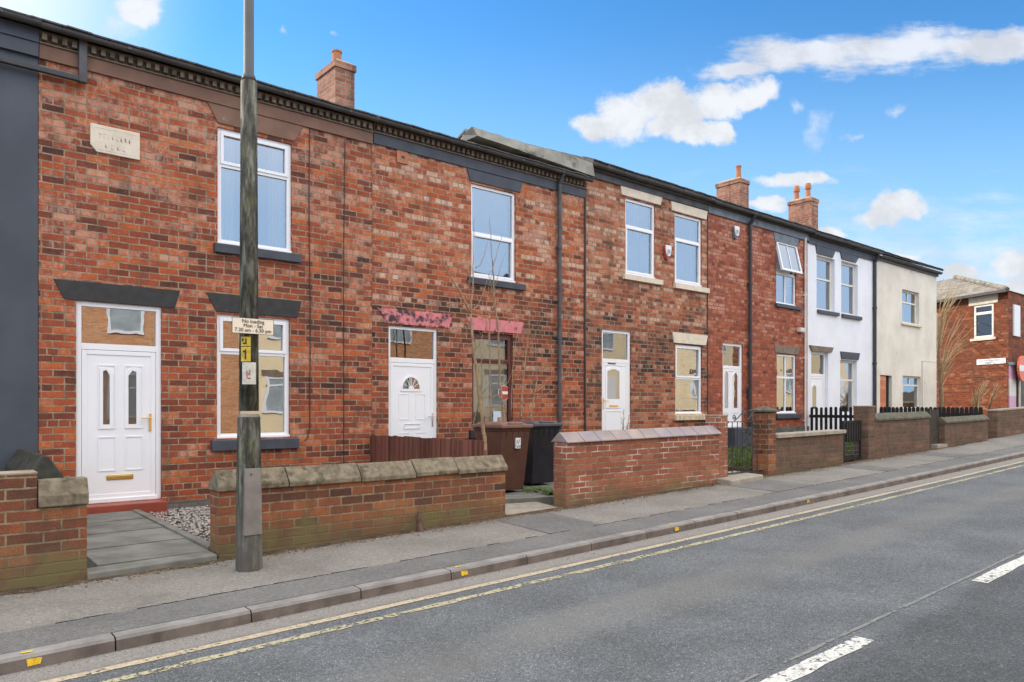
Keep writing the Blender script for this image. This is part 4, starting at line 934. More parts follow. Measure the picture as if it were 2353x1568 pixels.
MB().prism_y(rg(.5), CN.y - .32, CN.y - .24).build('round_sign', M['orange_sign'], sf); MB().box(x_ - .48, x_ + .48, CN.y - .335, CN.y - .32, z_ - .12, z_ + .12).build('round_sign_band', M['sticker'], sf)
x_, z_ = P(2340, 737, CN.y - .1)
MB().box(x_ - .34, x_ + .4, CN.y - .06, CN.y - .004, z_ - .62, z_ + .62).build('wall_panel', M['sticker'], sf)
# ================================================================== garden walls
def gwall(label, x0, x1, zt0, zt1, m, coping, ns=4, cm='coping', thick=.23, zb=None, group='low brick garden walls', stone_h=.16, name='garden_wall'):
    xm = (x0 + x1) / 2; root = thing(name, label, 'wall', (xm, YW, zg(xm)), group)
    n = 12; vs = []
    for i in range(n + 1):
        x = x0 + (x1 - x0) * i / n; zt = zt0 + (zt1 - zt0) * i / n; b_ = zg(x) - .2
        vs += [(x, YW, b_), (x, YW + thick, b_), (x, YW + thick, zt), (x, YW, zt)]
    fs = [(0, 1, 2, 3)[::-1], tuple(4 * n + k for k in range(4))]
    for i in range(n):
        for k in range(4): fs.append((4*i + k, 4*i + 4 + k, 4*i + 4 + (k + 1) % 4, 4*i + (k + 1) % 4))
    mb = MB().add(vs, fs); mb.build('brickwork', M[m], root)
    rr = random.Random(int(x0 * 10) + 3); xs = [x0 - .015]
    for k in range(ns): xs.append(x0 + (x1 + .02 - x0) * (k + 1) / ns + (rr.uniform(-.09, .09) if k < ns - 1 and coping == 'stone' else 0))
    for k in range(ns):
        a, b_ = xs[k] + .005, xs[k + 1] - .005; z = zt0 + (zt1 - zt0) * (k + .0) / ns; ze_ = zt0 + (zt1 - zt0) * (k + 1) / ns; j = rr.uniform(-.006, .006); h = stone_h; y0, y1 = YW - .035, YW + thick + .03
        if coping == 'stone': prof = [(y0, z + j), (y1, z + j), (y1, z + .05 + j), (y0 + .16, z + h + j), (y0 + .11, z + h + j), (y0 + .0, z + .045 + j)]
        elif coping == 'tile': prof = [(y0 - .005, z - .012), (y0 + .002, z - .022), (YW + thick / 2, z + h - .02), (y1 + .005, z - .012), (y1, z + .0), (YW + thick / 2, z + h), (y0, z + .0)]
        else: prof = [(y0 - .02, z), (y1 + .02, z), (y1 + .02, z + h), (y0 - .02, z + h)]
        if coping == 'tile':
            prof = [(y0 - .01, z - .012), (YW + .0, z - .0), (YW + thick, z), (y1 + .01, z - .012), (y1 + .01, z + .002), (YW + thick / 2 + .025, z + h - .012), (YW + thick / 2, z + h), (YW + thick / 2 - .025, z + h - .012), (y0 - .01, z + .002)]
        st = MB().prism_x(prof, a, b_, ze_ - z).build('coping_stone', M[cm], root, bevel=.008 if coping != 'tile' else .004)
    return root
z3 = lambda u, v, y=YW - .03: P(u, v, y)[1]
# left wall with stepped brick end and single coping stone
lw = thing('garden_wall', 'brick garden wall stub left of the flagged path, cut off by the photo edge', 'wall', (.4, YW, zg(.4)), 'low brick garden walls')
xa, xb = PX(85, YW), PX(203, YW); zt = z3(40, 1087)
mb = MB().box(-6, xa, YW, YW + .23, -1.8, zt - .02); mb.box(xa, xb - .01, YW, YW + .23, -1.8, z3(150, 1163)); mb.build('brickwork', M['brick_wall'], lw)
MB().box(-6, xa + .005, YW - .003, YW + .233, zt - .02, zt).build('mortar_bed', M['mortar_cap'], lw, bevel=.006)
zc0, zc1 = z3(150, 1163), z3(150, 1101); MB().prism_x([(YW - .035, zc0), (YW + .26, zc0), (YW + .26, zc0 + .06), (YW + .12, zc1 + .0), (YW + .03, zc1), (YW - .035, zc0 + .09)], xa + .008, xb).build('coping_stone', M['coping'], lw, bevel=.012)
# boundary wall running back to the houses on the far left
bw = thing('boundary_wall', 'mossy stone capped wall running back between dark house and first white door', 'wall', (1.12, 9.2, -1.4))
MB().box(1.02, 1.25, 8.45, YF - .01, -1.7, -.72).build('brickwork', M['brick_wall'], bw)
MB().prism_y([(.99, -.74), (1.30, -.74), (1.30, -.69), (1.17, -.49), (1.12, -.49), (.99, -.69)], 8.42, YF - .01).build('coping_stone', M['coping_dark'], bw, bevel=.015)
W1 = gwall('old brick garden wall with chunky stone coping behind the lamp column', PX(502, YW), PX(1161, YW), z3(520, 1131), z3(520, 1131) + .01, 'brick_wall', 'stone', 5, stone_h=.185)
W3 = gwall('salt stained brick garden wall with plum tile coping', PX(1300, YW), PX(1652, YW), z3(1305, 1016.8), z3(1655, 996), 'brick_wall_new', 'tile', 11, 'tile_coping', stone_h=.125)
x0, x1 = PX(1652, YW), PX(1672, YW); zt = z3(1660, 958)
pr = thing('gate_pier', 'plain topped brick gate pier at right end of the plum coping wall', 'pier', (x0, YW, zg(x0)), 'brick gate piers')
MB().box(x0 + .003, x1, YW, YW + .26, zg(x0) - .2, zt).build('brickwork', M['brick_wall_new'], pr); MB().box(x0 - .0, x1 + .01, YW - .008, YW + .27, zt, zt + .03).build('cap', M['mortar_cap'], pr, bevel=.006)
def pier(u0, u1, vcap, vtop, lab, m, cm, py=True):
    x0, x1 = PX(u0, YW), PX(u1, YW); zc_ = z3(u0, vcap); zt = z3(u0, vtop); o_ = thing('gate_pier', lab, 'pier', ((x0 + x1) / 2, YW, zg(x0)), 'brick gate piers')
    MB().box(x0, x1, YW - .01, YW + .3, zg(x0) - .2, zc_).build('brickwork', M[m], o_)
    if py:
        b4 = [(x0 - .05, YW - .06), (x1 + .05, YW - .06), (x1 + .05, YW + .35), (x0 - .05, YW + .35)]; xm, ym = (x0 + x1) / 2, YW + .145
        MB().hexa([(a, b_, zc_) for a, b_ in b4], [(a, b_, zc_ + .03) for a, b_ in b4]).hexa([(a, b_, zc_ + .0305) for a, b_ in b4], [(xm + (a - xm) * .12, ym + (b_ - ym) * .12, zt) for a, b_ in b4]).build('cap', M[cm], o_, bevel=.006)
    else: MB().box(x0 - .01, x1 + .01, YW - .02, YW + .31, zc_, zc_ + .02).build('cap', M['mortar_cap'], o_)
    return o_
pier(1764.6, 1781, 947, 934, 'brick gate pier with pyramid stone cap right of iron gate', 'brick_wall', 'coping_grey')
W5 = gwall('dull brick garden wall with flat concrete coping in front of the picket fence', PX(1782, YW), PX(1938, YW), z3(1780, 1008), z3(1942, 996), 'brick_dull', 'slab', 3, 'slab', stone_h=.07)
pier(1994.4, 2010, 935, 935, 'tall blackened brick gate pier right of the black gate', 'brick_dull', 'coping_grey', False)
W7 = gwall('grey brown brick garden wall with long weathered coping right of the tall pier', PX(2010.5, YW), PX(2136, YW), z3(2014, 968), z3(2139, 961), 'brick_dull', 'stone', 2, 'coping_grey', stone_h=.16)
W8 = gwall('patchy brick garden wall between the dark wooden gate and last gap', PX(2171, YW), PX(2270, YW), z3(2176, 973.6), z3(2274, 965.6), 'brick_dull', 'stone', 2, 'coping_grey', stone_h=.15)
x0 = PX(2292, YW); lw9 = thing('garden_wall', 'plain topped brick wall running off the right edge', 'wall', (x0, YW, zg(x0)), 'low brick garden walls')
MB().prism_x([(YW, zg(x0) - .3), (YW + .24, zg(x0) - .3), (YW + .24, z3(2292, 945)), (YW, z3(2292, 945))], x0, x0 + 12, .3).build('brickwork', M['brick_dull'], lw9); MB().prism_x([(YW - .015, z3(2292, 945)), (YW + .26, z3(2292, 945)), (YW + .26, z3(2292, 945) + .04), (YW - .015, z3(2292, 945) + .04)], x0 - .01, x0 + 12, .3).build('cap', M['slab'], lw9)

# ------------------------------------------------------------------ fences and gates
def fence_y(name, lab, x, y0, y1, zt, m, pick, gap, zb, round_=False, th=.02, rails=(), cat='fence', zt1=None, group=None):
    """boards standing across the sight line on a line running back from the street"""
    root = thing(name, lab, cat, (x, (y0 + y1) / 2, zb), group); mb = MB(); y = y0; rr = random.Random(int(x * 7)); k = 0
    while y < y1 - .02:
        q = (y - y0) / (y1 - y0); z = zt + ((zt1 if zt1 is not None else zt) - zt) * q + rr.uniform(-.008, .008); e = min(y + pick, y1)
        jx = rr.uniform(-.009, .009)
        if round_:
            r = (e - y) / 2; pts = [(y, zb), (e, zb), (e, z - r)] + [(y + r + r * math.cos(t_ * math.pi / 6), z - r + r * math.sin(t_ * math.pi / 6)) for t_ in range(1, 6)] + [(y, z - r)]
        else: pts = [(y, zb), (e, zb), (e, z), (y, z)]
        mb.prism_x(pts, x - th / 2 + jx, x + th / 2 + jx); y = e + gap
    mb.build('pickets' if round_ else 'boards', M[m], root)
    for rz_ in rails: MB().box(x + th / 2 + .002, x + th / 2 + .045, y0, y1, rz_ - .04, rz_ + .04).build('rail', M[m], root)
    return root
fence_y('timber_fence', 'red brown board fence behind the stone coped wall', 5.69, 7.32, YF - .02, -.435, 'wood_brown', .092, .012, -1.4, rails=(-.6, -1.1), zt1=-.45)
fence_y('picket_fence', 'black round topped picket fence against the white house', X[4] + .02, 8.86, YF - .03, -.03, 'wood_black', .07, .062, -1.1, True, rails=(-.28, -.75), group='black round topped picket fences')
f7 = fence_y('picket_fence', 'black round topped close picket fence beside the cream house', X[5] + .03, 7.3, YF - .05, -.03, 'wood_black', .10, .018, -1.0, True, rails=(-.25, -.7), group='black round topped picket fences')
x0, x1 = PX(2138, YW + .12), PX(2170.7, YW)
gt = thing('wooden_gate', 'dark grey wooden gate between two coped brick walls', 'gate', ((x0 + x1) / 2, YW + .15, zg(x0)))
mb = MB(); x = x0
while x < x1 - .03: mb.box(x, min(x + .095, x1), YW + .13, YW + .15, -.93, -.09 + random.uniform(-.01, .01)); x += .1
mb.build('boards', M['wood_grey'], gt); MB().box(x0 - .1, x0 - .0, YW + .1, YW + .2, -1.1, -.06).build('gate_post', M['wood_grey'], gt)
MB().box(x0 - .05, x1 + .05, YW - .05, YW + .5, -1.3, PZ(2150, 1022, YW)).build('door_step', M['slab'], gt)
# black gate beside tall pier
x0, x1 = PX(1941, YW + .1), PX(1994, YW)
g6 = thing('black_gate', 'narrow black timber and mesh gate left of the tall dark pier', 'gate', ((x0 + x1) / 2, YW + .15, zg(x0)))
mb = MB(); frame_rect(mb, x0, x1 - .03, zg(x0) + .05, -.30, .06, YW + .12, YW + .16); mb.box(x0 + .06, x1 - .09, YW + .12, YW + .16, -.72, -.66)
x = x0 + .09
while x < x1 - .1: mb.box(x, x + .07, YW + .10, YW + .118, -.72, -.33); x += .105
mb.build('boards', M['wood_black'], g6); mb = MB()
for k in range(9): xx = x0 + .08 + k * .1; mb.tube([(xx, YW + .14, zg(x0) + .1), (xx, YW + .14, -.7)], .005, 5)
for k in range(5): zz = zg(x0) + .15 + k * .09; mb.tube([(x0 + .05, YW + .14, zz), (x1 - .08, YW + .14, zz)], .005, 5)
mb.build('mesh', M['greyfrieze'], g6)
# wrought iron gate
x0, x1 = PX(1673, YW + .1), PX(1764, YW + .1); yg = YW + .12; zb = zg(x0) + .10
ig = thing('iron_gate', 'black wrought iron gate with scrolls between two brick piers', 'gate', ((x0 + x1) / 2, yg, zb))
zt = PZ(1680, 970, yg) ; mb = MB(); n = 8
for k in range(n + 1): xx = x0 + (x1 - x0) * k / n; mb.tube([(xx, yg, zb + .02), (xx, yg, zt)], .0075 if 0 < k < n else .012, 6)
mb.build('bars', M['black_metal'], ig); zm = PZ(1700, 1042, yg)
MB().box(x0, x1, yg - .012, yg + .012, zt - .006, zt + .006).box(x0, x1, yg - .012, yg + .012, zb + .02, zb + .04).box(x0, x1, yg - .012, yg + .012, zm - .01, zm + .01).build('rail', M['black_metal'], ig)
def scroll(cx, cz, r, turns=1.4, s=1, ph=0.):
    return [(cx + s * r * (1 - q * .8) * math.cos(ph + q * turns * 6.28), yg, cz + r * (1 - q * .8) * math.sin(ph + q * turns * 6.28)) for q in [i / 18 for i in range(19)]]
mb = MB(); xm = (x0 + x1) / 2
for cx_, cz_, r_, s_, ph in ((x0 + .20, zt + .07, .055, 1, -1.57), (x0 + .55, zt + .12, .06, -1, -1.57), (xm + .25, zt + .08, .06, 1, 3.1), (xm - .08, zm + .33, .05, 1, 0), (xm + .08, zm + .33, .05, -1, 0), (xm - .06, zm + .22, .045, -1, 3), (xm + .09, zm + .14, .045, 1, 3), (xm - .09, zm + .1, .04, 1, 1), (xm + .0, zt - .03 - .12, .05, 1, 0), (xm + .1, zt - .2, .04, -1, 0)):
    mb.tube(scroll(cx_, cz_, r_, 1.4, s_, ph), .008, 5)
mb.tube([(x0 + .22, yg, zt + .02), (x0 + .34, yg, zt + .08), (x0 + .5, yg, zt + .19)], .009, 6); mb.tube([(x0 + .62, yg, zt + .02), (x0 + .70, yg, zt + .1), (x0 + .82, yg, zt + .17)], .009, 6)
mb.tube([(xm + .25, yg, zt), (xm + .02, yg, zm + .12)], .007, 5)
mb.build('scrollwork', M['black_metal'], ig)
MB().box(x0 - .12, x0 + .02, yg - .02, yg + .02, zt - .02, zt + .02).build('latch', M['rust'], ig)
# stone step at the iron gate, threshold slabs
xs_, xe_ = PX(1672, YW - .2), PX(1752, YW - .2)
st = MB().hexa([(xs_, YW - .28, zg(xs_) - .1), (xe_, YW - .22, zg(xs_) - .1), (xe_ + .1, YW + .4, zg(xs_) - .1), (xs_, YW + .4, zg(xs_) - .1)],
               [(xs_, YW - .28, zg(xs_) + .09), (xe_, YW - .22, zg(xs_) + .12), (xe_ + .1, YW + .4, zg(xs_) + .14), (xs_, YW + .4, zg(xs_) + .14)]).build('stone_step', M['slab'], None, bevel=.015)
tag(st, 'worn stone step in front of the wrought iron gate', 'step')

# ------------------------------------------------------------------ first garden: path, gravel
xa, xb = PX(207, YW + .2), PX(500, YW); px0, px1 = 1.35, 2.28
mb = MB(); ys = [7.12, 7.85, 8.6, 9.3, 9.93]
for k in range(4): mb.hexa([(px0, ys[k] + .008, -1.5), (px1, ys[k] + .008, -1.5), (px1, ys[k+1] - .008, -1.5), (px0, ys[k+1] - .008, -1.5)], [(px0, ys[k] + .008, -1.365 + .02 * k), (px1, ys[k] + .008, -1.36 + .02 * k), (px1, ys[k+1] - .008, -1.345 + .02 * k), (px0, ys[k+1] - .008, -1.35 + .02 * k)])
struct('garden_path', mb, M['flag'])
st = MB().hexa([(xa - .06, YW - .03, -1.6), (PX(497, YW), YW - .03, -1.6), (PX(497, YW), YW + .18, -1.6), (xa - .06, YW + .18, -1.6)], [(xa - .06, YW - .03, -1.375), (PX(497, YW), YW - .03, -1.355), (PX(497, YW), YW + .18, -1.35), (xa - .06, YW + .18, -1.37)]).build('threshold_stone', M['flag'], None, bevel=.012)
tag(st, 'long worn stone threshold at the foot of the flagged path', 'step')
ed = MB().hexa([(px1 + .01, 7.2, -1.5), (px1 + .09, 7.2, -1.5), (px1 + .05, 9.9, -1.5), (px1 - .03, 9.9, -1.5)], [(px1 + .01, 7.2, -1.33), (px1 + .09, 7.2, -1.33), (px1 + .05, 9.9, -1.27), (px1 - .03, 9.9, -1.27)]).build('path_edging', M['flag'], None, bevel=.01)
tag(ed, 'raised stone edging between flagged path and gravel', 'edging')
scatter('gravel', 7000, M['gravel'], (px1 + .08, 5.6), lambda x: random.uniform(7.16, 10.1), lambda x, y: -1.385 + (y - 7) * .018, .012, .024)
# raised slab under the bins
sb = MB().hexa([(5.75, 7.9, -1.5), (9.6, 7.9, -1.5), (9.6, 9.9, -1.5), (5.75, 9.9, -1.5)], [(5.75, 7.9, -1.31), (9.6, 7.9, -1.29), (9.6, 9.9, -1.26), (5.75, 9.9, -1.28)]).build('garden_slab', M['flag'])
sb['kind'] = 'structure'
struct('garden_path', MB().hexa([(5.8, 6.95, -1.6), (6.7, 6.95, -1.6), (6.9, 7.86, -1.6), (5.8, 7.86, -1.6)], [(5.8, 6.95, zg(6) + .015), (6.7, 6.95, zg(6) + .02), (6.9, 7.86, -1.325), (5.8, 7.86, -1.33)]), M['slab'])
struct('garden_slab_edge', MB().hexa([(5.78, 7.88, -1.6), (7.6, 7.4, -1.6), (7.6, 7.92, -1.6), (5.78, 7.95, -1.6)], [(5.78, 7.88, -1.27), (7.6, 7.4, -1.275), (7.6, 7.92, -1.27), (5.78, 7.95, -1.265)]), M['flag'])
# lawn in front of the deep red house
lg = MB(); a, b_ = X[3] - 3., X[4]
lg.hexa([(a, 7.25, -1.5), (b_, 7.25, -1.5), (b_, 10.1, -1.5), (a, 10.1, -1.5)], [(a, 7.25, zg(a) + .12), (b_, 7.25, zg(b_) + .1), (b_, 10.1, zg(b_) + .1), (a, 10.1, zg(a) + .17)])
struct('lawn_soil', lg, M['soil'])
def blades(mb, x, y, z, h, lean=.5, w_=.006):
    q = random.uniform(0, 6.28); l = random.uniform(.1, lean) * h; dx_, dy_ = math.cos(q) * l, math.sin(q) * l; cx_, cy_ = -math.sin(q) * w_, math.cos(q) * w_
    mb.add([(x - cx_, y - cy_, z), (x + cx_, y + cy_, z), (x + dx_ * .4 + cx_ * .8, y + dy_ * .4 + cy_ * .8, z + h * .6), (x + dx_ * .4 - cx_ * .8, y + dy_ * .4 - cy_ * .8, z + h * .6), (x + dx_, y + dy_, z + h)], [(0, 1, 2, 3), (3, 2, 4)])
mb = MB()
for _ in range(9000):
    x, y = random.uniform(a, b_), random.uniform(7.28, 10.05); blades(mb, x, y, zg(x) + .12, random.uniform(.04, .11))
g = mb.build('grass', M['grass']); g['kind'] = 'stuff'
# weeds beside the bins
def weed(lab, x, y, z, n, h, sp):
    root = thing('weed', lab, 'weed', (x, y, z), 'weeds by the bins'); mb = MB()
    for _ in range(n):
        q = random.uniform(0, 6.28); r = random.uniform(0, sp); bx, by = x + math.cos(q) * r, y + math.sin(q) * r
        hh = h * random.uniform(.3, 1); tip = (bx + math.cos(q) * hh * .5, by + math.sin(q) * hh * .5, z + hh)
        mb.tube([(bx, by, z), tip], [.003, .0015], 4, cap=False)
        for s_ in (.45, .7, 1.): 
            lx, ly, lz = bx + (tip[0] - bx) * s_, by + (tip[1] - by) * s_, z + hh * s_; a_ = random.uniform(0, 6.28); L = random.uniform(.02, .05); c_, d_ = math.cos(a_), math.sin(a_)
            mb.add([(lx, ly, lz), (lx + c_ * L - d_ * L * .3, ly + d_ * L + c_ * L * .3, lz + L * .4), (lx + c_ * L * 1.8, ly + d_ * L * 1.8, lz + L * .1), (lx + c_ * L + d_ * L * .3, ly + d_ * L - c_ * L * .3, lz + L * .4)], [(0, 1, 2, 3)])
    mb.build('foliage', M['leaf'], root)
wx, wz = P(1262, 1122, 7.75); weed('leafy green weed clump against the left end of the plum coping wall', wx, 7.75, -1.33, 60, .17, .09)
wx, wz = P(1228, 1105, 8.35); weed('low straggly weeds in front of the black bin', wx, 8.3, -1.30, 70, .07, .22)
bx = P(1436, 950, 9.2)[0]
sm = thing('dead_shrub', 'thin dead twiggy stems in front of the white door with gold letter plate', 'shrub', (bx, 9.2, -1.2)); mb = MB(); rr = random.Random(3)
for k in range(9):
    x = bx + rr.uniform(-.12, .14); top = rr.uniform(-.55, -.05); l = rr.uniform(-.14, .18); mb.tube([(x, 9.2, -1.25), (x + l * .3, 9.2, -.8), (x + l, 9.18, top)], [.012, .009, .004], 5)
    for j in range(3): zz = rr.uniform(-.7, top); xx = x + l * .8; mb.tube([(xx, 9.2, zz), (xx + rr.uniform(-.08, .08), 9.2, zz + .08)], [.006, .003], 4)
mb.build('stems', M['bark'], sm)

# ------------------------------------------------------------------ wheelie bins
def bin_(lab, xc, yc, z0, bm, lm, W=.58, Dp=.70, Hh=1.0, openlid=True):
    root = thing('wheelie_bin', lab, 'bin', (xc, yc, z0), 'wheelie bins')
    def ring(w_, d, z, yo=0.): return [(xc - w_/2, yc - d/2 + yo, z), (xc + w_/2, yc - d/2 + yo, z), (xc + w_/2, yc + d/2 + yo, z), (xc - w_/2, yc + d/2 + yo, z)]
    mb = MB().hexa(ring(W * .80, Dp * .72, z0 + .03, .03), ring(W * .93, Dp * .93, z0 + Hh * .90))
    mb.hexa(ring(W * .93, Dp * .93, z0 + Hh * .90), ring(W, Dp, z0 + Hh * .955))
    for k in range(4): x = xc - W * .3 + k * W * .2; mb.hexa([(x - .008, yc - Dp * .465, z0 + Hh * .8), (x + .008, yc - Dp * .465, z0 + Hh * .8), (x + .008, yc - Dp * .4, z0 + Hh * .8), (x - .008, yc - Dp * .4, z0 + Hh * .8)], [(x - .008, yc - Dp * .49, z0 + Hh * .93), (x + .008, yc - Dp * .49, z0 + Hh * .93), (x + .008, yc - Dp * .4, z0 + Hh * .93), (x - .008, yc - Dp * .4, z0 + Hh * .93)])
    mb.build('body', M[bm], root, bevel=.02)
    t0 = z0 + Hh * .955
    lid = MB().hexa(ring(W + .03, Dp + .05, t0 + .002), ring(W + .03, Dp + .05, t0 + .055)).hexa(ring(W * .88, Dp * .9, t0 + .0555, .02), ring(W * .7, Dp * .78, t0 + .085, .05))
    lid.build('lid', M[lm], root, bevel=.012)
    MB().box(xc - W * .22, xc + W * .22, yc - Dp * .5 - .0, yc - Dp * .40, t0 + .056, t0 + .080).build('lid_handle', M[lm], root, bevel=.008)
    MB().tube([(xc - W * .42, yc + Dp * .56, t0 - .01), (xc + W * .42, yc + Dp * .56, t0 - .01)], .016, 8).build('handle', M[bm], root)
    for s_ in (-1, 1): MB().tube([(xc + s_ * W * .36, yc + Dp * .38, z0 + .10), (xc + s_ * W * .44, yc + Dp * .38, z0 + .10)], .10, 16).build('wheel', M['wood_black'], root)
    return root
yb = 8.62; xb1, zb1 = P(1158, 1120, yb - .3); xb1 = (P(1163, 0, yb - .33)[0] + P(1214, 0, yb - .33)[0]) / 2 - .02
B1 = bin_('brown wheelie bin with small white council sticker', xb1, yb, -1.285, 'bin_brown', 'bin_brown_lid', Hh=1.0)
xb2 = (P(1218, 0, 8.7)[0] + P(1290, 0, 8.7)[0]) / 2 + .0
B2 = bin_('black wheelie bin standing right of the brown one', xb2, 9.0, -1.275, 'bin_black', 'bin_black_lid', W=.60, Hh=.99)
sx, sy = xb1 + .03, yb - .335; zz = -.56; dyl = .018
lg_ = MB().box(sx - .045, sx + .045, sy - .004 - .005, sy + .02, zz - .02, zz + .085).box(sx - .045, sx + .04, sy - .009, sy + .02, zz - .068, zz - .027).build('council_logo', M['sticker'], B1)
mb = MB().tube([(sx - .02, sy - .0105, zz + .06), (sx - .03, sy - .0105, zz + .02), (sx - .01, sy - .0105, zz - .0), (sx + .03, sy - .0105, zz + .07)], .005, 4)
for k in range(5): mb.box(sx - .036 + k * .015, sx - .026 + k * .015, sy - .0105, sy - .009, zz - .055, zz - .04)
mb.build('lettering', M['ink'], lg_)

# ------------------------------------------------------------------ sapling
def twig(mb, pts, r0, r1, Y, dy=0.):
    q = []
    for i, (u, v) in enumerate(pts): y = Y + dy * i / max(1, len(pts) - 1); x, z = P(u, v, y); q.append((x, y, z))
    # subdivide with slight wander
    out = [Vector(q[0])]; n = 4
    for a_, b2 in zip(q, q[1:]):
        a_, b2 = Vector(a_), Vector(b2)
        for k in range(1, n + 1): out.append(a_.lerp(b2, k / n) + Vector((random.uniform(-1, 1), random.uniform(-1, 1), 0)) * (.006 if k < n else 0))
    rs = [r0 + (r1 - r0) * i / (len(out) - 1) for i in range(len(out))]
    mb.tube(out, rs, 6)
cv = lambda L: [((1200 + x / 2.412) / 1.2652, (600 + y / 2.412) / 1.2652) for x, y in L]
Yt = 8.25
BR = (([(405, 745), (350, 640), (270, 500), (215, 400), (165, 240)], .018, .004, Yt), ([(405, 750), (422, 560), (424, 300), (430, 80)], .014, .003, Yt), ([(398, 745), (330, 690), (270, 610), (235, 540)], .007, .002, Yt), ([(455, 1200), (470, 1120), (490, 1050), (520, 980)], .008, .003, Yt),
    ([(438, 432), (470, 415), (500, 350), (526, 250)], .008, .003, Yt), ([(415, 720), (400, 640), (392, 520)], .008, .003, Yt), ([(425, 1000), (470, 980), (490, 900), (465, 880)], .007, .003, Yt), ([(405, 740), (455, 700), (500, 600), (520, 520)], .007, .003, Yt),
    ([(562, 420), (548, 250), (540, 60)], .009, .003, 8.9), ([(562, 420), (590, 330), (630, 190)], .007, .003, 8.9), ([(575, 560), (610, 440), (655, 320)], .006, .002, 8.9), ([(610, 1220), (625, 1130), (640, 1050)], .007, .003, 8.9),
    ([(550, 1345), (610, 1310), (670, 1230), (700, 1150)], .007, .003, 8.9), ([(540, 760), (510, 880), (520, 640), (560, 450)], .006, .003, 8.9), ([(560, 600), (530, 480), (560, 440)], .006, .003, 8.9), ([(600, 900), (640, 850), (690, 760)], .006, .002, 8.9), ([(540, 1050), (530, 900), (515, 780)], .006, .002, 8.9),
    ([(755, 1500), (775, 1200), (800, 1000), (818, 800), (835, 620)], .016, .004, 9.5), ([(800, 1000), (850, 930), (900, 800)], .006, .002, 9.5), ([(818, 800), (800, 700), (780, 600)], .006, .002, 9.5), ([(820, 1510), (850, 1340), (870, 1230), (860, 950)], .011, .003, 9.5),
    ([(860, 1345), (920, 1330), (985, 1280)], .009, .003, 9.5), ([(862, 1305), (920, 1260), (965, 1190)], .009, .003, 9.5), ([(770, 1240), (740, 1150), (730, 1060)], .006, .002, 9.5), ([(1030, 1230), (1070, 1170), (1100, 1120)], .005, .002, 9.5), ([(690, 1480), (700, 1150), (720, 980), (735, 890)], .010, .005, 9.3), ([(420, 1560), (440, 1460), (450, 1380)], .006, .003, 8.0),
    ([(430, 640), (405, 560), (385, 430)], .005, .002, Yt), ([(560, 650), (535, 640), (505, 590)], .005, .002, 8.9), ([(540, 900), (580, 860), (600, 800)], .004, .002, 8.9))
def sapling(lab, Ys, trunks):
    x_, z_ = P(*trunks[0][0][0], trunks[0][3]); tr = thing('sapling', lab, 'tree', (x_, trunks[0][3], -1.35), 'self sown saplings by the bins')
    mb = MB()
    for pts, r0, r1, Y in trunks: twig(mb, pts, r0, r1, Y)
    mb.build('trunk', M['bark'], tr, smooth=True); mb = MB()
    for pts, r0, r1, Y in BR:
        if Y in Ys: twig(mb, cv(pts), r0, r1, Y)
    mb.build('branches', M['bark'], tr, smooth=True)
sapling('tallest bare sapling with forked top, between board fence and brown bin', (Yt, 8.0), [([(1119, 1130)] + cv([(505, 1640), (490, 1530), (455, 1200), (425, 1000), (405, 760)]), .034, .019, Yt)])
sapling('pair of thin bare stems rising behind the brown bin before the maroon window', (8.9,), [(cv([(645, 1540), (628, 1380), (610, 1250), (600, 900), (570, 600), (562, 400)]), .024, .010, 8.9), (cv([(550, 1540), (545, 1300), (540, 1050), (538, 760)]), .015, .008, 8.9)])
sapling('wispy bare stems against brickwork right of the maroon window', (9.5, 9.3), [(cv([(755, 1560), (770, 1300), (785, 1100)]), .017, .012, 9.5), (cv([(820, 1560), (850, 1340), (868, 1230)]), .012, .008, 9.5)])
# bare shrub and twigs beyond the end house
def bush(lab, base, seeds, Y, m='twig', name='bare_shrub'):
    x, z = P(*base, Y); root = thing(name, lab, 'shrub', (x, Y, -.9)); mb = MB(); rr = random.Random(4)
    for (u0, v0), (u1, v1), n, sp in seeds:
        for k in range(n):
            a = (u0 + rr.uniform(-3, 3), v0); e = (u1 + rr.uniform(-sp, sp), v1 + rr.uniform(-sp, sp) * .9); mid = ((a[0] * .6 + e[0] * .4) + rr.uniform(-6, 0), (a[1] * .45 + e[1] * .55))
            twig(mb, [a, mid, e], .016, .005, Y + rr.uniform(-.3, .3), rr.uniform(-.5, .5))
            twig(mb, [mid, (mid[0] + rr.uniform(8, 24), mid[1] - rr.uniform(15, 40))], .008, .003, Y + rr.uniform(-.2, .2))
    mb.build('stems', M[m], root, smooth=True)
    return root
sb_ = bush('tall bare sunlit shrub beside the cream end house gable', (2160, 930), [((2158, 800), (2205, 670), 7, 26), ((2158, 870), (2225, 740), 8, 28), ((2156, 780), (2178, 645), 4, 12), ((2160, 850), (2250, 770), 5, 26), ((2157, 730), (2205, 690), 5, 28), ((2157, 900), (2205, 820), 4, 20)], 11.0)
mb = MB(); twig(mb, [(2165, 945), (2161, 880), (2157, 800), (2155, 720)], .09, .04, 11.0); mb.build('trunk', M['bark'], sb_, smooth=True)
bush('low tuft of pale dry stems behind the last garden wall', (2250, 935), [((2245, 950), (2262, 885), 10, 14), ((2270, 950), (2300, 895), 5, 12), ((2235, 960), (2240, 900), 5, 8)], 8.3, name='dry_stems')

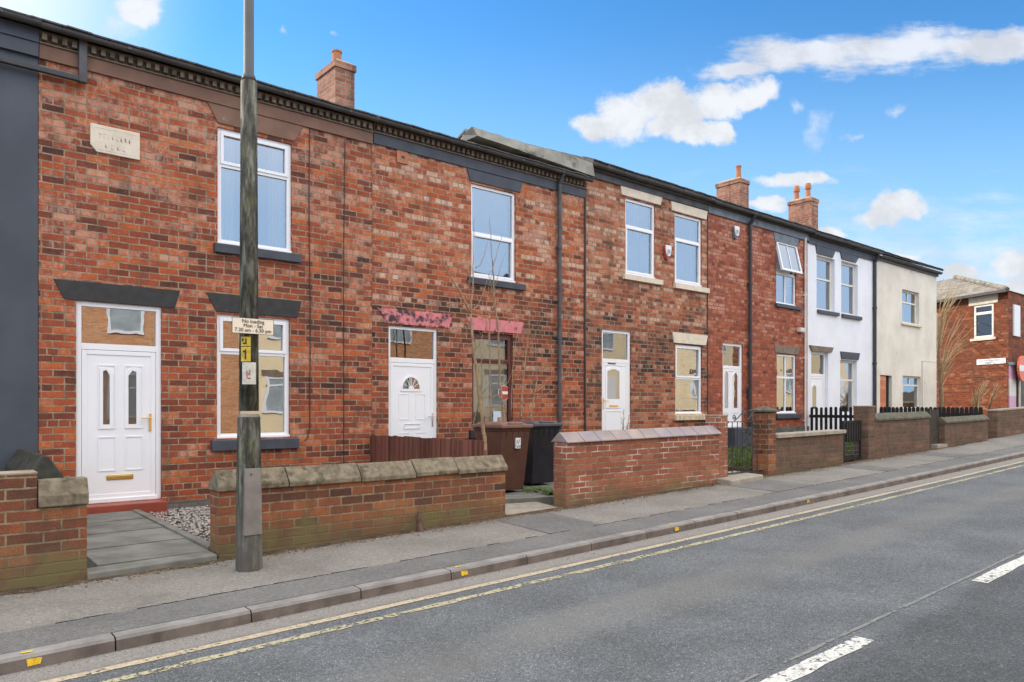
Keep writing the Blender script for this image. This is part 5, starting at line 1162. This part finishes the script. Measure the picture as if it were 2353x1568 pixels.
# ------------------------------------------------------------------ lamp column
px, pz0 = P(572, 1312, 6.36); py = 6.36; gz = zg(px) + .015
pole = thing('lamp_column', 'tall mossy dark lamp column standing on the pavement, top out of frame', 'lamp post', (px, py, gz))
def octo(x, y, z, r): return [(x + r * math.cos(R(22.5 + 45 * k)), y + r * math.sin(R(22.5 + 45 * k)), z) for k in range(8)]
def taper(zs, rs):
    mb = MB(); vs = []
    for z, r in zip(zs, rs): vs += octo(px, py, z, r)
    n = len(zs); mb.add(vs, [(8*i + k, 8*i + (k + 1) % 8, 8*i + 8 + (k + 1) % 8, 8*i + 8 + k) for i in range(n - 1) for k in range(8)] + [tuple(range(8))[::-1], tuple(8 * (n - 1) + k for k in range(8))])
    return mb
zcap = PZ(572, 958, py); zst = PZ(575, 190, py)
taper([gz - .1, gz + .5, zcap - .01, zcap], [.112, .108, .094, .092]).build('base_section', M['pole'], pole)
taper([zcap, zcap + .022], [.092, .080]).build('collar', M['hatch'], pole)
MB().tube([(px, py, zcap + .05), (px, py, 1.6), (px, py, zst)], [.082, .074, .067], 20).build('shaft', M['pole'], pole, smooth=True)
MB().tube([(px, py, zst), (px, py, zst + .06), (px, py, zst + .061), (px, py, 7.0)], [.067, .05, .042, .038], 18).build('upper_shaft', M['pole_top'], pole, smooth=True)
zh0, zh1 = PZ(573, 1226, py), PZ(573, 1075, py)
# access hatch faces the road
MB().hexa([(px - .075, py - .111, zh0), (px + .075, py - .111, zh0), (px + .075, py - .06, zh0), (px - .075, py - .06, zh0)], [(px - .068, py - .104, zh1), (px + .068, py - .104, zh1), (px + .068, py - .06, zh1), (px - .068, py - .06, zh1)]).build('access_hatch', M['hatch'], pole, bevel=.004)
MB().tube([(px - .02, py - .112, zh1 - .05), (px - .02, py - .10, zh1 - .05)], .007, 8).build('lock', M['black_metal'], pole)
def rad_at(z): return .08 if z < 0.2 else .078
def plate(name, lab, cat, uc, vt, vb, w_, m, marks, mm='ink', cyl=True):
    """thin sheet wrapped round the column on its road side"""
    z0, z1 = PZ(573, vb, py), PZ(573, vt, py); zc_ = (z0 + z1) / 2; r = rad_at(zc_) + .003
    # photo column uc on the cylinder: direction towards camera
    dirc = Vector((-px, -py)).normalized(); side = Vector((-dirc.y, dirc.x)); off = (uc - 573) / 1694 * math.hypot(px, py)
    phi0 = math.asin(max(-.95, min(.95, off / r))); root = thing(name, lab, cat, (px + dirc.x * r, py + dirc.y * r, z0)); n = 8
    def at(phi, z, rr_): return (px + (dirc.x * math.cos(phi) + side.x * math.sin(phi)) * rr_, py + (dirc.y * math.cos(phi) + side.y * math.sin(phi)) * rr_, z)
    def patch(ca, cb, za, zb2, rr_, nm, mt):
        mb = MB(); vs = []
        for k in range(n + 1):
            ph = phi0 + (ca + (cb - ca) * k / n) * w_ / r; vs += [at(ph, za, rr_), at(ph, zb2, rr_), at(ph, za, rr_ + .002), at(ph, zb2, rr_ + .002)]
        mb.add(vs, [(4*k + 2, 4*k + 6, 4*k + 7, 4*k + 3) for k in range(n)] + [(4*k, 4*k + 1, 4*k + 5, 4*k + 4) for k in range(n)]).build(nm, M[mt], root)
    patch(-.5, .5, z0, z1, r, 'sheet', m)
    for ca, cb, fa, fb_, mt in marks: patch(ca, cb, z0 + (z1 - z0) * fa, z0 + (z1 - z0) * fb_, r + .003, 'mark', mt)
    return root
plate('number_plate', 'yellow plate with number 1 on the lamp column', 'plate', 566, 799, 832, .085, 'yellow_plate', [(-.06, .08, .15, .82, 'ink'), (-.26, -.02, .62, .74, 'ink')])
plate('number_plate', 'grubby yellow plate just above the number 1 plate', 'plate', 566, 776, 797, .085, 'yellow_plate', [(-.25, .0, .2, .35, 'ink'), (.0, .12, .2, .8, 'ink'), (-.35, -.2, .5, .8, 'ink')])
plate('paper_notice', 'weathered white notice with faded red ring on the lamp column', 'notice', 573.5, 834, 884, .12, 'paper', [(-.18, -.12, .3, .6, 'red_sign'), (-.12, .1, .25, .3, 'red_sign'), (-.08, .06, .42, .5, 'faded_ink'), (0., .06, .5, .66, 'faded_ink')])
# no loading sign, flat board facing the road
sy = py - .095; (sx0, sz1), (sx1, _) = P(533, 728, sy), P(629, 728, sy); sz0 = P(533, 765, sy)[1]
cxs, czs = (sx0 + sx1) / 2, (sz0 + sz1) / 2; wS, hS = sx1 - sx0, sz1 - sz0
ns = thing('no_loading_sign', 'small cream sign board reading No loading on the lamp column', 'sign', (cxs, sy, czs))
bd = MB().box(sx0, sx1, sy, sy + .006, sz0, sz1).build('board', M['sign_cream'], ns, bevel=.004)
mb = MB(); frame_rect(mb, sx0, sx1, sz0, sz1, .003, sy - .0015, sy + .003); mb.build('border', M['ink'], ns)
text_part('lettering', 'No loading\nMon - Sat\n7.30 am - 6.30 pm', hS * .32, M['ink'], ns, (cxs, sy - .003, czs + hS * .19))
MB().box(cxs - .05, cxs + .05, sy + .006, sy + .02, czs - .02, czs + .02).build('bracket', M['chrome'], ns)
# rusty iron cone at the foot of the wall
cx_, cz_ = P(967, 1231, 6.78); co = MB().tube([(cx_, 6.80, zg(cx_) + .02), (cx_, 6.80, zg(cx_) + .03), (cx_ , 6.82, zg(cx_) + .22), (cx_, 6.83, zg(cx_) + .235)], [.048, .046, .018, .012], 10).build('iron_cone', M['rust'])
tag(co, 'small rusty iron cone at the foot of the old brick wall', 'cone')
# stray leaf and scraps
for (u, v, Y, m, lab, s_) in ((1237, 0, 5.0, 'blue_paper', 'tiny blue bottle cap by the kerb', .012), (485, 0, 6.75, 'leaf', 'bright green leaf on the pavement near the lamp column', .02)):
    x = P(u if m == 'leaf' else 1667, 0, Y)[0]; z = zg(x) + (-.08 if Y < 5.1 else .03)
    o_ = MB().add([(x - s_, Y, z), (x, Y - s_ * .6, z + .004), (x + s_ * 1.4, Y, z + .006), (x, Y + s_ * .6, z + .004), (x, Y, z + .012)], [(0, 1, 4), (1, 2, 4), (2, 3, 4), (3, 0, 4)]).build('leaf' if m == 'leaf' else 'bottle_cap', M[m]); tag(o_, lab, 'leaf' if m == 'leaf' else 'bottle cap')

# ------------------------------------------------------------------ houses across the road, mirrored in the windows
def opp(x0, x1, wm, lab):
    root = thing('opposite_house', 'sunlit house across the road, seen only mirrored in the windows', 'house', ((x0 + x1) / 2, -6.2, -1.3), 'houses across the road')
    a, b_ = x0 + .01, x1 - .01; xm = (a + b_) / 2; z0 = zg(xm) - .3; z1 = 4.3 + (zg(xm) + 1.48)
    MB().box(a, b_, -14, -6.2, z0, z1).build('wall', M[wm], root)
    MB().prism_x([(-14.2, z1), (-5.95, z1), (-10, z1 + 2.1)], a, b_).build('roof', M['slate'], root)
    zz = zg(xm)
    for cx_, w_, za, zb2 in ((xm - 1.1, 1.1, zz + .9, zz + 2.4), (xm - 1.1, 1.1, zz + 3.7, zz + 5.0), (xm + 1.3, 1., zz + 3.7, zz + 5.0)):
        mb = MB(); frame_rect(mb, cx_ - w_/2, cx_ + w_/2, za, zb2, .08, -6.2, -6.13); mb.box(cx_ - w_/2, cx_ + w_/2, -6.2, -6.15, za + (zb2 - za) * .66, za + (zb2 - za) * .72)
        f = mb.build('window', M['upvc'], root); MB().box(cx_ - w_/2 + .07, cx_ + w_/2 - .07, -6.2, -6.18, za + .06, zb2 - .06).build('pane', M['opp_pane'], f)
        MB().box(cx_ - w_/2 - .12, cx_ + w_/2 + .12, -6.2, -6.15, zb2, zb2 + .22).build('lintel', M['brownstone'], root)
    MB().box(xm + .9, xm + 1.8, -6.2, -6.14, zz, zz + 2.3).build('door', M['upvc'], root)
for k, m in enumerate(['brick2', 'opp_cream', 'opp_tan', 'opp_cream', 'opp_tan', 'opp_cream', 'opp_cream', 'opp_cream', 'opp_cream', 'brick2', 'opp_cream', 'opp_cream']):
    opp(-6 + k * 5.2, -6 + (k + 1) * 5.2, m, '')
